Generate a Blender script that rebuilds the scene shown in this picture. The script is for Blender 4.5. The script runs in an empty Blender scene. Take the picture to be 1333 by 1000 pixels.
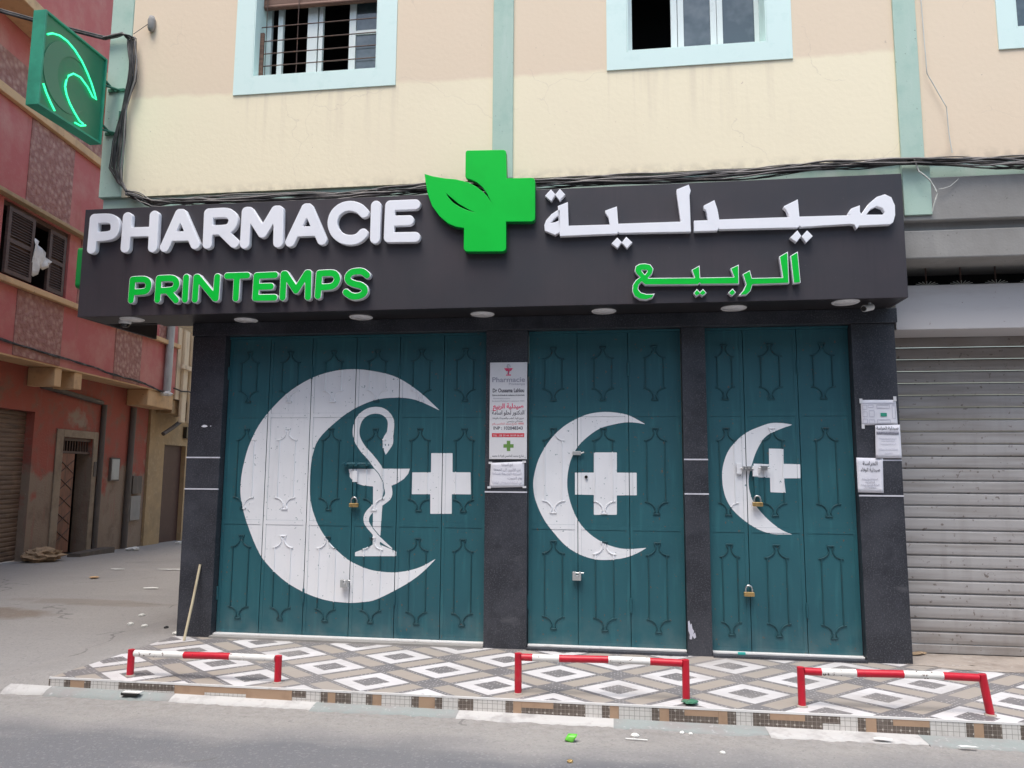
import bpy, bmesh, math, random
import numpy as np
from mathutils import Matrix, Vector
R = math.radians
random.seed(7)
scene = bpy.context.scene
COL = scene.collection

# traced outlines in metres (x, z)
WHITE_LETTERS = [('P', [[(-4.7087, 3.8974), (-4.7133, 3.6085)], [(-4.7087, 3.8974), (-4.5762, 3.8956), (-4.5144, 3.872), (-4.4916, 3.8142), (-4.5053, 3.7536), (-4.5631, 3.7278), (-4.7088, 3.7245)]]), ('H', [[(-4.3768, 3.8997), (-4.378, 3.6073)], [(-4.1117, 3.9037), (-4.1072, 3.6022)], [(-4.3771, 3.7557), (-4.1085, 3.7516)]]), ('A', [[(-3.99, 3.6006), (-3.8647, 3.9092), (-3.8439, 3.9083), (-3.6953, 3.616)], [(-3.9337, 3.7002), (-3.759, 3.6971)]]), ('R', [[(-3.5813, 3.9024), (-3.5777, 3.6149)], [(-3.5813, 3.9024), (-3.4236, 3.901), (-3.3648, 3.8745), (-3.342, 3.8265), (-3.3634, 3.7675), (-3.4237, 3.7442), (-3.5782, 3.7441)], [(-3.4542, 3.7393), (-3.3218, 3.6152)]]), ('M', [[(-3.2217, 3.6048), (-3.2196, 3.9011), (-3.1951, 3.9), (-3.0587, 3.6988), (-2.9427, 3.9014), (-2.9167, 3.9003), (-2.9082, 3.6038)]]), ('A', [[(-2.7958, 3.6065), (-2.6606, 3.909), (-2.64, 3.9082), (-2.5015, 3.6134)], [(-2.7313, 3.6983), (-2.565, 3.697)]]), ('C', [[(-2.1261, 3.8459), (-2.1736, 3.8898), (-2.2501, 3.914), (-2.3256, 3.9021), (-2.3872, 3.8526), (-2.4112, 3.7696), (-2.3853, 3.6849), (-2.32, 3.624), (-2.2397, 3.6045), (-2.1732, 3.6187), (-2.1286, 3.6585)]]), ('I', [[(-2.0193, 3.9058), (-2.0189, 3.6089)]]), ('E', [[(-1.8902, 3.9028), (-1.8949, 3.6142)], [(-1.8902, 3.9028), (-1.6647, 3.9022)], [(-1.8931, 3.764), (-1.719, 3.762)], [(-1.8949, 3.6142), (-1.6606, 3.6097)]])]
GREEN_LETTERS = [('P', [[(-4.2793, 3.3067), (-4.2817, 3.1165)], [(-4.2793, 3.3067), (-4.1738, 3.3073), (-4.1322, 3.2861), (-4.119, 3.2478), (-4.1351, 3.2057), (-4.1752, 3.1923), (-4.2804, 3.1906)]]), ('R', [[(-4.0232, 3.3102), (-4.0251, 3.1146)], [(-4.0232, 3.3102), (-3.9073, 3.3095), (-3.8635, 3.2902), (-3.8488, 3.2538), (-3.868, 3.2138), (-3.9142, 3.1989), (-4.023, 3.1955)], [(-3.9331, 3.1976), (-3.8449, 3.1056)]]), ('I', [[(-3.7593, 3.3142), (-3.7587, 3.1106)]]), ('N', [[(-3.664, 3.1082), (-3.6605, 3.3113), (-3.6511, 3.3111), (-3.4734, 3.1141), (-3.466, 3.1139), (-3.4623, 3.31)]]), ('T', [[(-3.3688, 3.3144), (-3.1813, 3.3142)], [(-3.2762, 3.3135), (-3.2772, 3.1092)]]), ('E', [[(-3.0906, 3.308), (-3.0943, 3.1089)], [(-3.0906, 3.308), (-2.9208, 3.3101)], [(-3.0938, 3.2088), (-2.9551, 3.2085)], [(-3.0943, 3.1089), (-2.9185, 3.1071)]]), ('M', [[(-2.8406, 3.1069), (-2.8393, 3.3165), (-2.8265, 3.3161), (-2.7205, 3.1652), (-2.6252, 3.3189), (-2.6117, 3.3185), (-2.6084, 3.1053)]]), ('P', [[(-2.5128, 3.312), (-2.5183, 3.1118)], [(-2.5128, 3.312), (-2.3966, 3.312), (-2.3603, 3.2908), (-2.3482, 3.2511), (-2.3706, 3.2081), (-2.4144, 3.1901), (-2.5151, 3.1876)]]), ('S', [[(-2.0797, 3.2843), (-2.1176, 3.3141), (-2.1663, 3.3208), (-2.2234, 3.3103), (-2.2531, 3.2702), (-2.2385, 3.2323), (-2.1936, 3.2101), (-2.1358, 3.1946), (-2.1026, 3.1703), (-2.0971, 3.1355), (-2.1286, 3.1061), (-2.1855, 3.0971), (-2.23, 3.1104), (-2.2644, 3.1373)]])]
WHITE_SCRIPT = [([(-0.4848, 3.9833), (-0.4461, 3.9376), (-0.4825, 3.8784), (-0.5354, 3.9295)], []), ([(-0.4085, 3.9846), (-0.3641, 3.9339), (-0.411, 3.8814), (-0.4496, 3.9354)], []), ([(-0.4087, 3.8001), (-0.4228, 3.8007), (-0.4789, 3.7667), (-0.5258, 3.7141), (-0.5409, 3.6725), (-0.5374, 3.6241), (-0.4498, 3.5823), (-0.409, 3.6072)], [[(-0.4181, 3.7545), (-0.4555, 3.727), (-0.4906, 3.6886), (-0.4497, 3.693), (-0.4182, 3.7062)]]), ([(-0.4262, 3.8347), (-0.3421, 3.8662), (-0.3368, 3.6585), (0.009, 3.6557), (-0.0041, 3.7231), (-0.0291, 3.7577), (-0.0289, 3.7781), (0.0677, 3.81), (0.0776, 3.6601), (0.5887, 3.6577), (0.558, 3.9138), (0.5607, 3.9351), (0.659, 3.9723), (0.6735, 3.9204), (0.6637, 3.8793), (0.6681, 3.5687), (0.0858, 3.5789), (0.0746, 3.5889), (0.0676, 3.5749), (-0.409, 3.5711), (-0.4136, 3.6073), (-0.4205, 3.728)], []), ([(0.0684, 3.5416), (0.1043, 3.5024), (0.0697, 3.4492), (0.02, 3.4923)], []), ([(0.1423, 3.5448), (0.1916, 3.4957), (0.1468, 3.4465), (0.1043, 3.4976)], []), ([(0.6953, 3.6622), (0.809, 3.6618), (0.7917, 3.7475), (0.7753, 3.762), (0.7759, 3.7867), (0.8622, 3.8298), (0.8847, 3.7505), (0.8966, 3.6637), (1.4473, 3.6618), (1.4281, 3.7208), (1.4075, 3.742), (1.4105, 3.7554), (1.5192, 3.8077), (1.5262, 3.6627), (1.9222, 3.6572), (1.9041, 3.6633), (1.9049, 3.6807), (1.9272, 3.7132), (1.9934, 3.7372), (1.9909, 3.6838), (2.0021, 3.6633), (2.0612, 3.7476), (2.1248, 3.801), (2.1867, 3.8197), (2.234, 3.7935), (2.2572, 3.7258), (2.2554, 3.6462), (2.2379, 3.5872), (2.2165, 3.5709), (1.9793, 3.5682), (1.9597, 3.5411), (1.9431, 3.579), (1.9189, 3.5852), (1.5353, 3.5748), (1.5258, 3.5859), (1.5127, 3.5717), (0.9008, 3.579), (0.8882, 3.5876), (0.88, 3.5689), (0.6932, 3.5705)], [[(2.0385, 3.6578), (2.0711, 3.7004), (2.1211, 3.725), (2.1627, 3.7059), (2.1781, 3.6733), (2.1661, 3.6525)]]), ([(1.5068, 3.5477), (1.535, 3.501), (1.4956, 3.4489), (1.4473, 3.4909)], []), ([(1.5814, 3.5449), (1.623, 3.4964), (1.57, 3.4422), (1.5361, 3.497)], [])]
GREEN_SCRIPT = [([(0.2058, 3.253), (0.2152, 3.2929), (0.2485, 3.3113), (0.2925, 3.3133), (0.3363, 3.3028), (0.3609, 3.2654), (0.3515, 3.2258), (0.3181, 3.1891), (0.6874, 3.1818), (0.6651, 3.247), (0.7306, 3.2824), (0.7336, 3.1804), (0.9977, 3.1783), (0.973, 3.2488), (1.0399, 3.2805), (1.0384, 3.1177), (0.7345, 3.1228), (0.7272, 3.1343), (0.7183, 3.121), (0.2898, 3.1307), (0.2628, 3.1565), (0.2405, 3.1321), (0.2346, 3.0981), (0.2561, 3.0691), (0.2997, 3.0554), (0.3433, 3.0543), (0.3685, 3.0582), (0.3483, 3.0213), (0.2989, 3.0056), (0.2443, 3.0115), (0.2008, 3.0398), (0.1849, 3.0823), (0.1889, 3.1335), (0.2136, 3.1727), (0.2469, 3.198), (0.2198, 3.2263)], [[(0.2642, 3.2547), (0.3048, 3.2534), (0.308, 3.2442), (0.289, 3.2196)]]), ([(1.0673, 3.1987), (1.1265, 3.2306), (1.1403, 3.1652), (1.3766, 3.1639), (1.3565, 3.3354), (1.4261, 3.3757), (1.4269, 3.1124), (1.1438, 3.1092), (1.1264, 3.0572), (1.0938, 3.0258), (1.0303, 3.023), (1.0686, 3.0644), (1.0912, 3.114)], []), ([(1.4425, 3.3382), (1.5023, 3.3731), (1.5154, 3.1155), (1.458, 3.1093)], []), ([(0.7046, 3.0876), (0.7287, 3.06), (0.7529, 3.0863), (0.781, 3.0518), (0.7482, 3.0246), (0.7272, 3.042), (0.6978, 3.0226), (0.6759, 3.0524)], []), ([(0.9865, 3.0833), (1.012, 3.0491), (0.9804, 3.0187), (0.9483, 3.0474)], [])]
LOGO = [(-1.2226, 4.3602, 30), (-0.8681, 4.3472, 35), (-0.8614, 4.0917, 0), (-0.6175, 4.0859, 42), (-0.6164, 3.6979, 45), (-0.8634, 3.7078, 0), (-0.8614, 3.447, 45), (-1.2273, 3.4575, 45), (-1.2283, 3.6652, 0), (-1.3013, 3.6808, 0), (-1.37, 3.7131, 0), (-1.4445, 3.7805, 0), (-1.5101, 3.8727, 0), (-1.5518, 3.9844, 0), (-1.5738, 4.0959, 0), (-1.5833, 4.1669, 0), (-1.5154, 4.1434, 0), (-1.4163, 4.1205, 0), (-1.308, 4.1052, 0), (-1.2393, 4.0859, 0), (-1.1922, 4.0697, 0), (-1.1216, 4.0276, 0), (-1.0649, 3.9803, 0), (-1.0287, 3.941, 0), (-1.0022, 3.8983, 0), (-1.0298, 3.9608, 0), (-1.0711, 4.0222, 0), (-1.1202, 4.0663, 0), (-1.1711, 4.0927, 0), (-1.2103, 4.1065, 0), (-1.2222, 4.1241, 0)]
LOGO_SLIT = [(-1.3863, 3.9769), (-1.3346, 3.9328), (-1.2752, 3.8805), (-1.2065, 3.8369), (-1.1508, 3.8059), (-1.2064, 3.826), (-1.2671, 3.8563), (-1.3262, 3.8966), (-1.3641, 3.9401)]
CRESCENTS = [[(-1.5351, 2.1464), (-1.7249, 2.3164), (-1.9413, 2.4554), (-2.1598, 2.5165), (-2.3748, 2.54), (-2.5901, 2.518), (-2.7976, 2.4478), (-3.0219, 2.3049), (-3.2352, 2.0747), (-3.3466, 1.8661), (-3.3982, 1.6869), (-3.4231, 1.5087), (-3.4137, 1.3318), (-3.3375, 1.101), (-3.1963, 0.8257), (-2.9944, 0.6311), (-2.7841, 0.5141), (-2.571, 0.4458), (-2.3582, 0.4264), (-2.2123, 0.436), (-2.0783, 0.4665), (-1.8209, 0.6001), (-1.6692, 0.7105), (-1.5459, 0.8334), (-1.6918, 0.7534), (-1.8658, 0.7085), (-2.0376, 0.7044), (-2.193, 0.7318), (-2.3714, 0.811), (-2.5318, 0.9441), (-2.6501, 1.1007), (-2.7282, 1.2907), (-2.7475, 1.493), (-2.7378, 1.711), (-2.6809, 1.888), (-2.5065, 2.0604), (-2.3275, 2.1799), (-2.1265, 2.2555), (-1.9141, 2.2697), (-1.7689, 2.2489), (-1.6579, 2.2053)], [(0.3044, 2.0195), (0.1781, 2.0913), (0.081, 2.1187), (-0.0462, 2.1307), (-0.1757, 2.1163), (-0.2896, 2.0759), (-0.4202, 1.9979), (-0.5348, 1.8837), (-0.6329, 1.7206), (-0.6783, 1.5583), (-0.6813, 1.4453), (-0.6566, 1.3358), (-0.5913, 1.1928), (-0.5023, 1.0752), (-0.3901, 0.9589), (-0.2627, 0.887), (-0.136, 0.8545), (-0.0112, 0.854), (0.1132, 0.8754), (0.2101, 0.9117), (0.2964, 0.9612), (0.1793, 0.9499), (0.0684, 0.9522), (-0.056, 0.9888), (-0.1822, 1.0649), (-0.2773, 1.1658), (-0.341, 1.2931), (-0.3762, 1.4189), (-0.384, 1.5122), (-0.3723, 1.6262), (-0.3395, 1.738), (-0.2743, 1.8433), (-0.1768, 1.9325), (-0.0809, 1.9906), (0.0332, 2.0215), (0.1295, 2.0374), (0.2251, 2.0338)], [(1.5363, 2.0143), (1.4462, 2.0289), (1.3539, 2.0278), (1.2629, 1.9977), (1.1545, 1.9492), (1.0603, 1.8702), (0.9885, 1.7742), (0.9468, 1.6476), (0.9406, 1.538), (0.9493, 1.4582), (0.9725, 1.3742), (1.0271, 1.2846), (1.1345, 1.1866), (1.2423, 1.1245), (1.3503, 1.0946), (1.5009, 1.094), (1.4137, 1.1305), (1.3228, 1.2003), (1.2473, 1.2811), (1.1933, 1.3587), (1.1645, 1.4473), (1.1562, 1.5248), (1.1668, 1.6027), (1.1907, 1.6809), (1.2322, 1.7919), (1.2978, 1.9006), (1.3677, 1.949), (1.4599, 1.9882)]]
CROSSES = [[(-1.6111, 1.7638), (-1.415, 1.7644), (-1.4122, 1.5941), (-1.2475, 1.5938), (-1.2414, 1.3987), (-1.416, 1.3982), (-1.4132, 1.2254), (-1.6095, 1.2227), (-1.613, 1.3962), (-1.7831, 1.3945), (-1.7833, 1.5903), (-1.6098, 1.5914)], [(-0.1496, 1.7749), (0.0507, 1.7755), (0.0489, 1.6001), (0.2193, 1.5998), (0.218, 1.4058), (0.0469, 1.4033), (0.0451, 1.2369), (-0.1532, 1.2341), (-0.1521, 1.4052), (-0.3165, 1.4062), (-0.3158, 1.5977), (-0.1508, 1.5988)], [(1.334, 1.8117), (1.4535, 1.8094), (1.4489, 1.6821), (1.5837, 1.6796), (1.5817, 1.5617), (1.4477, 1.5607), (1.4589, 1.4386), (1.3341, 1.4425), (1.3351, 1.565), (1.2036, 1.5686), (1.2035, 1.6835), (1.3314, 1.6783)]]
SNAKE = [(-1.9992, 1.9367, 20), (-1.9959, 2.0526, 19), (-2.041, 2.1226, 19), (-2.114, 2.154, 20), (-2.2103, 2.1435, 20), (-2.2891, 2.0846, 20), (-2.3216, 1.9912, 20), (-2.3121, 1.898, 20), (-2.2561, 1.8053, 20), (-2.1816, 1.7285, 20), (-2.1071, 1.6368, 21), (-2.0573, 1.5608, 20), (-2.012, 1.4699, 22), (-2.0016, 1.3791, 21), (-2.0662, 1.3148, 17), (-2.1438, 1.264, 17), (-2.1972, 1.1954, 17), (-2.192, 1.1276, 15), (-2.1214, 1.0417, 12), (-2.0407, 0.9684, 9), (-1.9562, 0.9119, 3)]
SNAKE_HEAD = [(-2.0285, 1.9598), (-1.9721, 1.9367), (-1.9699, 1.852), (-2.0048, 1.7905), (-2.0355, 1.7474), (-2.0594, 1.8057), (-2.0665, 1.8904)]
SNAKE_EYES = [(-2.0411, 1.8365), (-2.0109, 1.8365)]
BOWL = [(-2.3833, 1.6169), (-1.8062, 1.6233), (-1.8208, 1.5776), (-1.859, 1.5318), (-1.921, 1.4904), (-1.9709, 1.4702), (-2.1497, 1.4611), (-2.2375, 1.4679), (-2.3181, 1.4901), (-2.368, 1.5433)]
STEM = [(-2.1467, 1.4687), (-2.0436, 1.4696), (-2.0548, 1.3029), (-2.0656, 1.0172), (-2.0709, 0.9275), (-2.1338, 0.9263)]
BOWL_BASE = [(-2.2978, 0.8708), (-2.2041, 0.907), (-2.1342, 0.9413), (-2.0714, 0.9454), (-1.9133, 0.8861), (-1.9123, 0.8446), (-2.2967, 0.8365)]
SLITS = [[(-2.1549, 1.6366), (-2.0974, 1.5758), (-2.054, 1.4999), (-2.0424, 1.4241), (-2.0561, 1.3482)], [(-2.1387, 1.0909), (-2.0784, 1.0245), (-2.0093, 0.966), (-1.9453, 0.9151)]]
YPR = (0.133530, 0.118639, 0.006422)

# ---- materials
def mat(name, col, rough=.6, layers=(), bump=None, metal=0., spec=.5, emit=None, coat=0., alpha=None):
    """layers: (scale(xyz or float), colour, lo, hi, detail) noise-masked colour variation in object space."""
    m = bpy.data.materials.new(name); m.use_nodes = True
    nt = m.node_tree; N = nt.nodes; Lk = nt.links
    b = N['Principled BSDF']
    b.inputs['Roughness'].default_value = rough
    b.inputs['Metallic'].default_value = metal
    b.inputs['Specular IOR Level'].default_value = spec
    b.inputs['Coat Weight'].default_value = coat
    tc = N.new('ShaderNodeTexCoord')
    if isinstance(col, tuple):
        rgb = N.new('ShaderNodeRGB'); rgb.outputs[0].default_value = (*col, 1); cur = rgb.outputs[0]
    else:
        cur = col(nt, tc)
    for i, (sc, c2, lo, hi, det) in enumerate(layers):
        mp = N.new('ShaderNodeMapping'); s = sc if isinstance(sc, tuple) else (sc, sc, sc)
        mp.inputs['Scale'].default_value = s; mp.inputs['Location'].default_value = (i*3.7, i*1.3, i*5.1)
        Lk.new(tc.outputs['Object'], mp.inputs[0])
        no = N.new('ShaderNodeTexNoise'); no.inputs['Scale'].default_value = 1; no.inputs['Detail'].default_value = det
        no.inputs['Roughness'].default_value = .62
        Lk.new(mp.outputs[0], no.inputs[0])
        mr = N.new('ShaderNodeMapRange'); mr.inputs[1].default_value = lo; mr.inputs[2].default_value = hi
        Lk.new(no.outputs[0], mr.inputs[0])
        mx = N.new('ShaderNodeMix'); mx.data_type = 'RGBA'
        Lk.new(mr.outputs[0], mx.inputs[0]); Lk.new(cur, mx.inputs[6]); mx.inputs[7].default_value = (*c2, 1)
        cur = mx.outputs[2]
    Lk.new(cur, b.inputs['Base Color'])
    if bump:
        no = N.new('ShaderNodeTexNoise'); no.inputs['Scale'].default_value = bump[0]; no.inputs['Detail'].default_value = 6
        Lk.new(tc.outputs['Object'], no.inputs[0])
        bp = N.new('ShaderNodeBump'); bp.inputs['Strength'].default_value = bump[1]; bp.inputs['Distance'].default_value = bump[2] if len(bump) > 2 else .01
        Lk.new(no.outputs[0], bp.inputs['Height']); Lk.new(bp.outputs[0], b.inputs['Normal'])
        # roughness variation
        mr = N.new('ShaderNodeMapRange'); mr.inputs[3].default_value = rough-.08; mr.inputs[4].default_value = min(1, rough+.12)
        n2 = N.new('ShaderNodeTexNoise'); n2.inputs['Scale'].default_value = 3.; Lk.new(tc.outputs['Object'], n2.inputs[0])
        Lk.new(n2.outputs[0], mr.inputs[0]); Lk.new(mr.outputs[0], b.inputs['Roughness'])
    if emit:
        b.inputs['Emission Color'].default_value = (*emit[0], 1); b.inputs['Emission Strength'].default_value = emit[1]
    return m

class G:
    """tiny node-maths wrapper"""
    def __init__(s, nt, sock): s.nt, s.s = nt, sock
    def _op(s, op, *a):
        n = s.nt.nodes.new('ShaderNodeMath'); n.operation = op
        for i, v in enumerate((s,)+a):
            if isinstance(v, G): s.nt.links.new(v.s, n.inputs[i])
            else: n.inputs[i].default_value = v
        return G(s.nt, n.outputs[0])
    def __add__(s, o): return s._op('ADD', o)
    def __sub__(s, o): return s._op('SUBTRACT', o)
    def __mul__(s, o): return s._op('MULTIPLY', o)
    def lt(s, o): return s._op('LESS_THAN', o)
    def gt(s, o): return s._op('GREATER_THAN', o)
    def ab(s): return s._op('ABSOLUTE')
    def fr(s): return s._op('FRACT')
    def fl(s): return s._op('FLOOR')
    def mx(s, o): return s._op('MAXIMUM', o)
    def mn(s, o): return s._op('MINIMUM', o)
def sepxyz(nt, tc):
    n = nt.nodes.new('ShaderNodeSeparateXYZ'); nt.links.new(tc.outputs['Object'], n.inputs[0])
    return [G(nt, n.outputs[i]) for i in range(3)]
def mixc(nt, f, a, b):
    mx = nt.nodes.new('ShaderNodeMix'); mx.data_type = 'RGBA'
    nt.links.new(f.s, mx.inputs[0])
    for v, i in ((a, 6), (b, 7)):
        if isinstance(v, tuple): mx.inputs[i].default_value = (*v, 1)
        else: nt.links.new(v, mx.inputs[i])
    return mx.outputs[2]
def noiseG(nt, tc, scale, det=3, vec=None):
    no = nt.nodes.new('ShaderNodeTexNoise'); no.inputs['Scale'].default_value = scale; no.inputs['Detail'].default_value = det
    nt.links.new(vec or tc.outputs['Object'], no.inputs[0]); return G(nt, no.outputs[0])
def vorG(nt, tc, scale):
    no = nt.nodes.new('ShaderNodeTexVoronoi'); no.inputs['Scale'].default_value = scale
    nt.links.new(tc.outputs['Object'], no.inputs[0]); return G(nt, no.outputs['Distance'])

def clampG(g): return g.mn(1.).mx(0.)
def mapvec(nt, tc, sc):
    mp = nt.nodes.new('ShaderNodeMapping'); mp.inputs['Scale'].default_value = sc; nt.links.new(tc.outputs['Object'], mp.inputs[0]); return mp.outputs[0]
def cracksG(nt, tc, scale, width, distort=.35):
    """thin irregular crack lines"""
    no = nt.nodes.new('ShaderNodeTexNoise'); no.inputs['Scale'].default_value = scale*2.2; no.inputs['Detail'].default_value = 6
    nt.links.new(tc.outputs['Object'], no.inputs[0])
    vm = nt.nodes.new('ShaderNodeVectorMath'); vm.operation = 'MULTIPLY_ADD'
    nt.links.new(no.outputs['Color'], vm.inputs[0]); vm.inputs[1].default_value = (distort/scale*1.2,)*3; nt.links.new(tc.outputs['Object'], vm.inputs[2])
    v = nt.nodes.new('ShaderNodeTexVoronoi'); v.feature = 'DISTANCE_TO_EDGE'; v.inputs['Scale'].default_value = scale
    nt.links.new(vm.outputs[0], v.inputs[0])
    gate = noiseG(nt, tc, scale*1.3, 2).gt(.52)
    return G(nt, v.outputs['Distance']).lt(width)*gate
def cream_fn(nt, tc):
    x, y, z = sepxyz(nt, tc)
    n1 = noiseG(nt, tc, 1.1, 2); n2 = noiseG(nt, tc, 9, 5)
    f = clampG((z + (n1-.5)*.10 + (n2-.5)*.05 - 5.12)*22.)
    f = f.mx(clampG((x-2.48)*60.))
    c = mixc(nt, f, (.92, .82, .60), (.82, .67, .50))
    big = noiseG(nt, tc, .8, 7)
    c = mixc(nt, clampG((big-.5)*3.)*.40, c, (.80, .69, .52))
    # rain streaks under the two windows
    st = noiseG(nt, tc, 1., 5, mapvec(nt, tc, (16, 1, .7)))
    win = (x.gt(-3.5)*x.lt(-1.9)).mx(x.gt(.0)*x.lt(1.6))
    sk = clampG((st-.52)*5.)*win*clampG((z-4.35)*1.3)*z.lt(5.13)
    c = mixc(nt, sk*.28, c, (.58, .48, .38))
    # grime along the lower edge, over the cables
    gr = clampG((noiseG(nt, tc, 14., 6)-.40)*5.)*clampG((z*-1.+4.27)*9.)
    c = mixc(nt, gr*.30, c, (.20, .17, .14))
    c = mixc(nt, cracksG(nt, tc, .5, .0013)*.22, c, (.55, .46, .36))
    return c
def teal_fn(nt, tc):
    x, y, z = sepxyz(nt, tc)
    n = noiseG(nt, tc, 1.4, 6)
    c = mixc(nt, clampG((n-.4)*3.), (.019, .106, .130), (.014, .083, .108))
    brush = noiseG(nt, tc, 1., 5, mapvec(nt, tc, (26, 26, 2.2)))
    c = mixc(nt, clampG((brush-.54)*5.)*.7, c, (.028, .14, .165))
    dust = clampG((noiseG(nt, tc, 7., 6)-.36)*3.)*clampG((z*-1.+.42)*3.)
    c = mixc(nt, dust*.45, c, (.16, .20, .20))
    chip = clampG((noiseG(nt, tc, 38., 4)-.685)*60.)
    c = mixc(nt, chip*.8, c, (.13, .085, .06))
    return c
def emblem_fn(nt, tc):
    n = noiseG(nt, tc, 2.5, 5)
    c = mixc(nt, clampG((n-.45)*3.), (.80, .81, .835), (.73, .74, .765))
    brush = noiseG(nt, tc, 1., 5, mapvec(nt, tc, (22, 22, 2.0)))
    c = mixc(nt, clampG((brush-.55)*5.)*.5, c, (.64, .67, .70))
    wear = clampG((noiseG(nt, tc, 42., 4)-.69)*50.)
    c = mixc(nt, wear*.85, c, (.10, .19, .21))
    return c
M = {}
M['cream'] = mat('cream plaster', cream_fn, .88, [(40, (.40, .32, .25), .735, .76, 2), (11, (.62, .50, .38), .68, .74, 5)], (26, .22, .006))
M['green_band'] = mat('pale green plaster', (.45, .60, .51), .8, [(4, (.34, .52, .44), .5, .78, 5), ((6, 6, .8), (.56, .66, .60), .55, .8, 5), (45, (.15, .2, .17), .71, .75, 2)], (70, .2, .004))
M['surround'] = mat('pale blue window paint', (.71, .88, .83), .7, [(8, (.63, .82, .77), .55, .8, 4)], (80, .15, .003))
M['pvc'] = mat('white window frame', (.72, .78, .76), .45, [(9, (.55, .6, .58), .6, .8, 3)])
M['dark'] = mat('dark room', (.012, .012, .012), .9)
M['glass'] = mat('window glass', (.05, .07, .08), .08, [(4, (.12, .14, .15), .45, .7, 3)], spec=.8)
M['blind'] = mat('wooden roller blind', (.20, .10, .065), .6, [((1, 1, 60), (.12, .06, .04), .45, .6, 2)])
M['iron'] = mat('rusty iron', (.09, .055, .045), .6, [(30, (.2, .09, .05), .55, .7, 3)], metal=.3)
M['granite'] = mat('dark granite cladding', (.024, .026, .034), .4, [(2.2, (.052, .055, .068), .42, .68, 7), ((2.5, 2.5, 6), (.12, .122, .135), .64, .85, 7), (90, (.085, .088, .10), .52, .68, 2), (9, (.022, .024, .032), .55, .75, 5)], (150, .04, .002))
M['silver'] = mat('pale joint strip', (.62, .62, .68), .4, [(9, (.4, .4, .45), .5, .75, 4)])
M['fascia'] = mat('charcoal composite panel', (.030, .030, .038), .5, [(.8, (.046, .037, .044), .4, .65, 5), ((30, 30, 1.5), (.034, .031, .037), .5, .75, 4), (60, (.09, .085, .09), .74, .78, 2)], (180, .05, .001))
M['soffit'] = mat('dark soffit panel', (.020, .018, .020), .4, [(2, (.03, .026, .028), .45, .7, 4)])
M['teal'] = mat('teal door paint', teal_fn, .5, (), (34, .22, .004))
M['doorwhite'] = mat('white door paint', emblem_fn, .55, (), (34, .22, .004))
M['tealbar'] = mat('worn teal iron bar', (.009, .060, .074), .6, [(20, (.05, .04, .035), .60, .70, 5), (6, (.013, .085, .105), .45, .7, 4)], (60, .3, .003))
M['letterwhite'] = mat('white letter acrylic', (.88, .89, .93), .4, [(5, (.83, .84, .89), .5, .8, 3)])
M['letterside'] = mat('grey letter return', (.60, .61, .64), .5, [(14, (.46, .47, .5), .5, .8, 3)])
M['green'] = mat('bright green acrylic', (.0, .58, .05), .5, [(2.5, (.0, .50, .04), .4, .75, 3)], spec=.2)
M['greendk'] = mat('green letter return', (.0, .22, .04), .5)
M['lampdiff'] = mat('downlight diffuser', (.80, .78, .78), .5, [(12, (.5, .48, .48), .5, .8, 2)])
M['lamprim'] = mat('downlight rim', (.75, .74, .74), .4)
M['concrete'] = mat('grey concrete', (.30, .29, .275), .85, [(2.5, (.24, .23, .215), .45, .75, 6), ((5, 5, .9), (.36, .345, .325), .55, .8, 5), (30, (.13, .12, .11), .68, .76, 3)], (50, .3, .006))
M['lintel'] = mat('off white painted box', (.52, .50, .50), .6, [((1.2, 1.2, 5), (.42, .38, .38), .52, .75, 6), (25, (.3, .24, .23), .70, .76, 3)], (40, .1, .003))
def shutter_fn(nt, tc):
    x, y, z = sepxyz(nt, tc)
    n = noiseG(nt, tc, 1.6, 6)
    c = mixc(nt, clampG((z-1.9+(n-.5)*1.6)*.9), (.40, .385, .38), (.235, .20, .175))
    st = noiseG(nt, tc, 1., 6, mapvec(nt, tc, (1.2, 1, 17)))
    c = mixc(nt, clampG((st-.47)*4.)*.6, c, (.22, .195, .175))
    dn = noiseG(nt, tc, 1., 5, mapvec(nt, tc, (11, 1, .9)))
    c = mixc(nt, clampG((dn-.53)*5.)*.4, c, (.27, .25, .235))
    c = mixc(nt, clampG((noiseG(nt, tc, 26., 6)-.64)*14.)*.8, c, (.13, .10, .085))
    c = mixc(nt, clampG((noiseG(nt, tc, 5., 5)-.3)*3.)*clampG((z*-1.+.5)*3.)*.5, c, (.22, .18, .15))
    return c
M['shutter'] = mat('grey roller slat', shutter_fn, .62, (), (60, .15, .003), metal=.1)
M['shutterold'] = mat('old brown roller slat', (.17, .115, .08), .6, [((1.5, 1.5, 14), (.08, .055, .04), .45, .7, 6), (4, (.25, .17, .12), .55, .8, 5)], (60, .2, .003))
M['redwall'] = mat('red lime wash', (.47, .135, .125), .85, [(1.6, (.52, .24, .20), .45, .72, 6), ((5, 5, 1), (.40, .14, .11), .58, .8, 6), (18, (.55, .34, .28), .69, .76, 5)], (40, .4, .01))
def lower_fn(nt, tc):
    x, y, z = sepxyz(nt, tc)
    n = noiseG(nt, tc, 1.3, 5)
    f = (z*.30 + n - .94)._op('MULTIPLY', 14.)._op('MINIMUM', 1.)._op('MAXIMUM', 0.)
    return mixc(nt, f, (.27, .205, .155), (.33, .09, .065))
M['redlow'] = mat('worn red and bare plaster', lower_fn, .9, [(3.2, (.19, .135, .10), .50, .74, 7), (22, (.42, .36, .3), .70, .75, 4), ((7, 7, 1), (.30, .13, .10), .55, .8, 5), (1.1, (.30, .23, .18), .58, .66, 7)], (30, .6, .014))
def stucco_fn(nt, tc):
    v = vorG(nt, tc, 9.)
    return mixc(nt, v*1.6, (.52, .33, .27), (.32, .155, .13))
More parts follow.
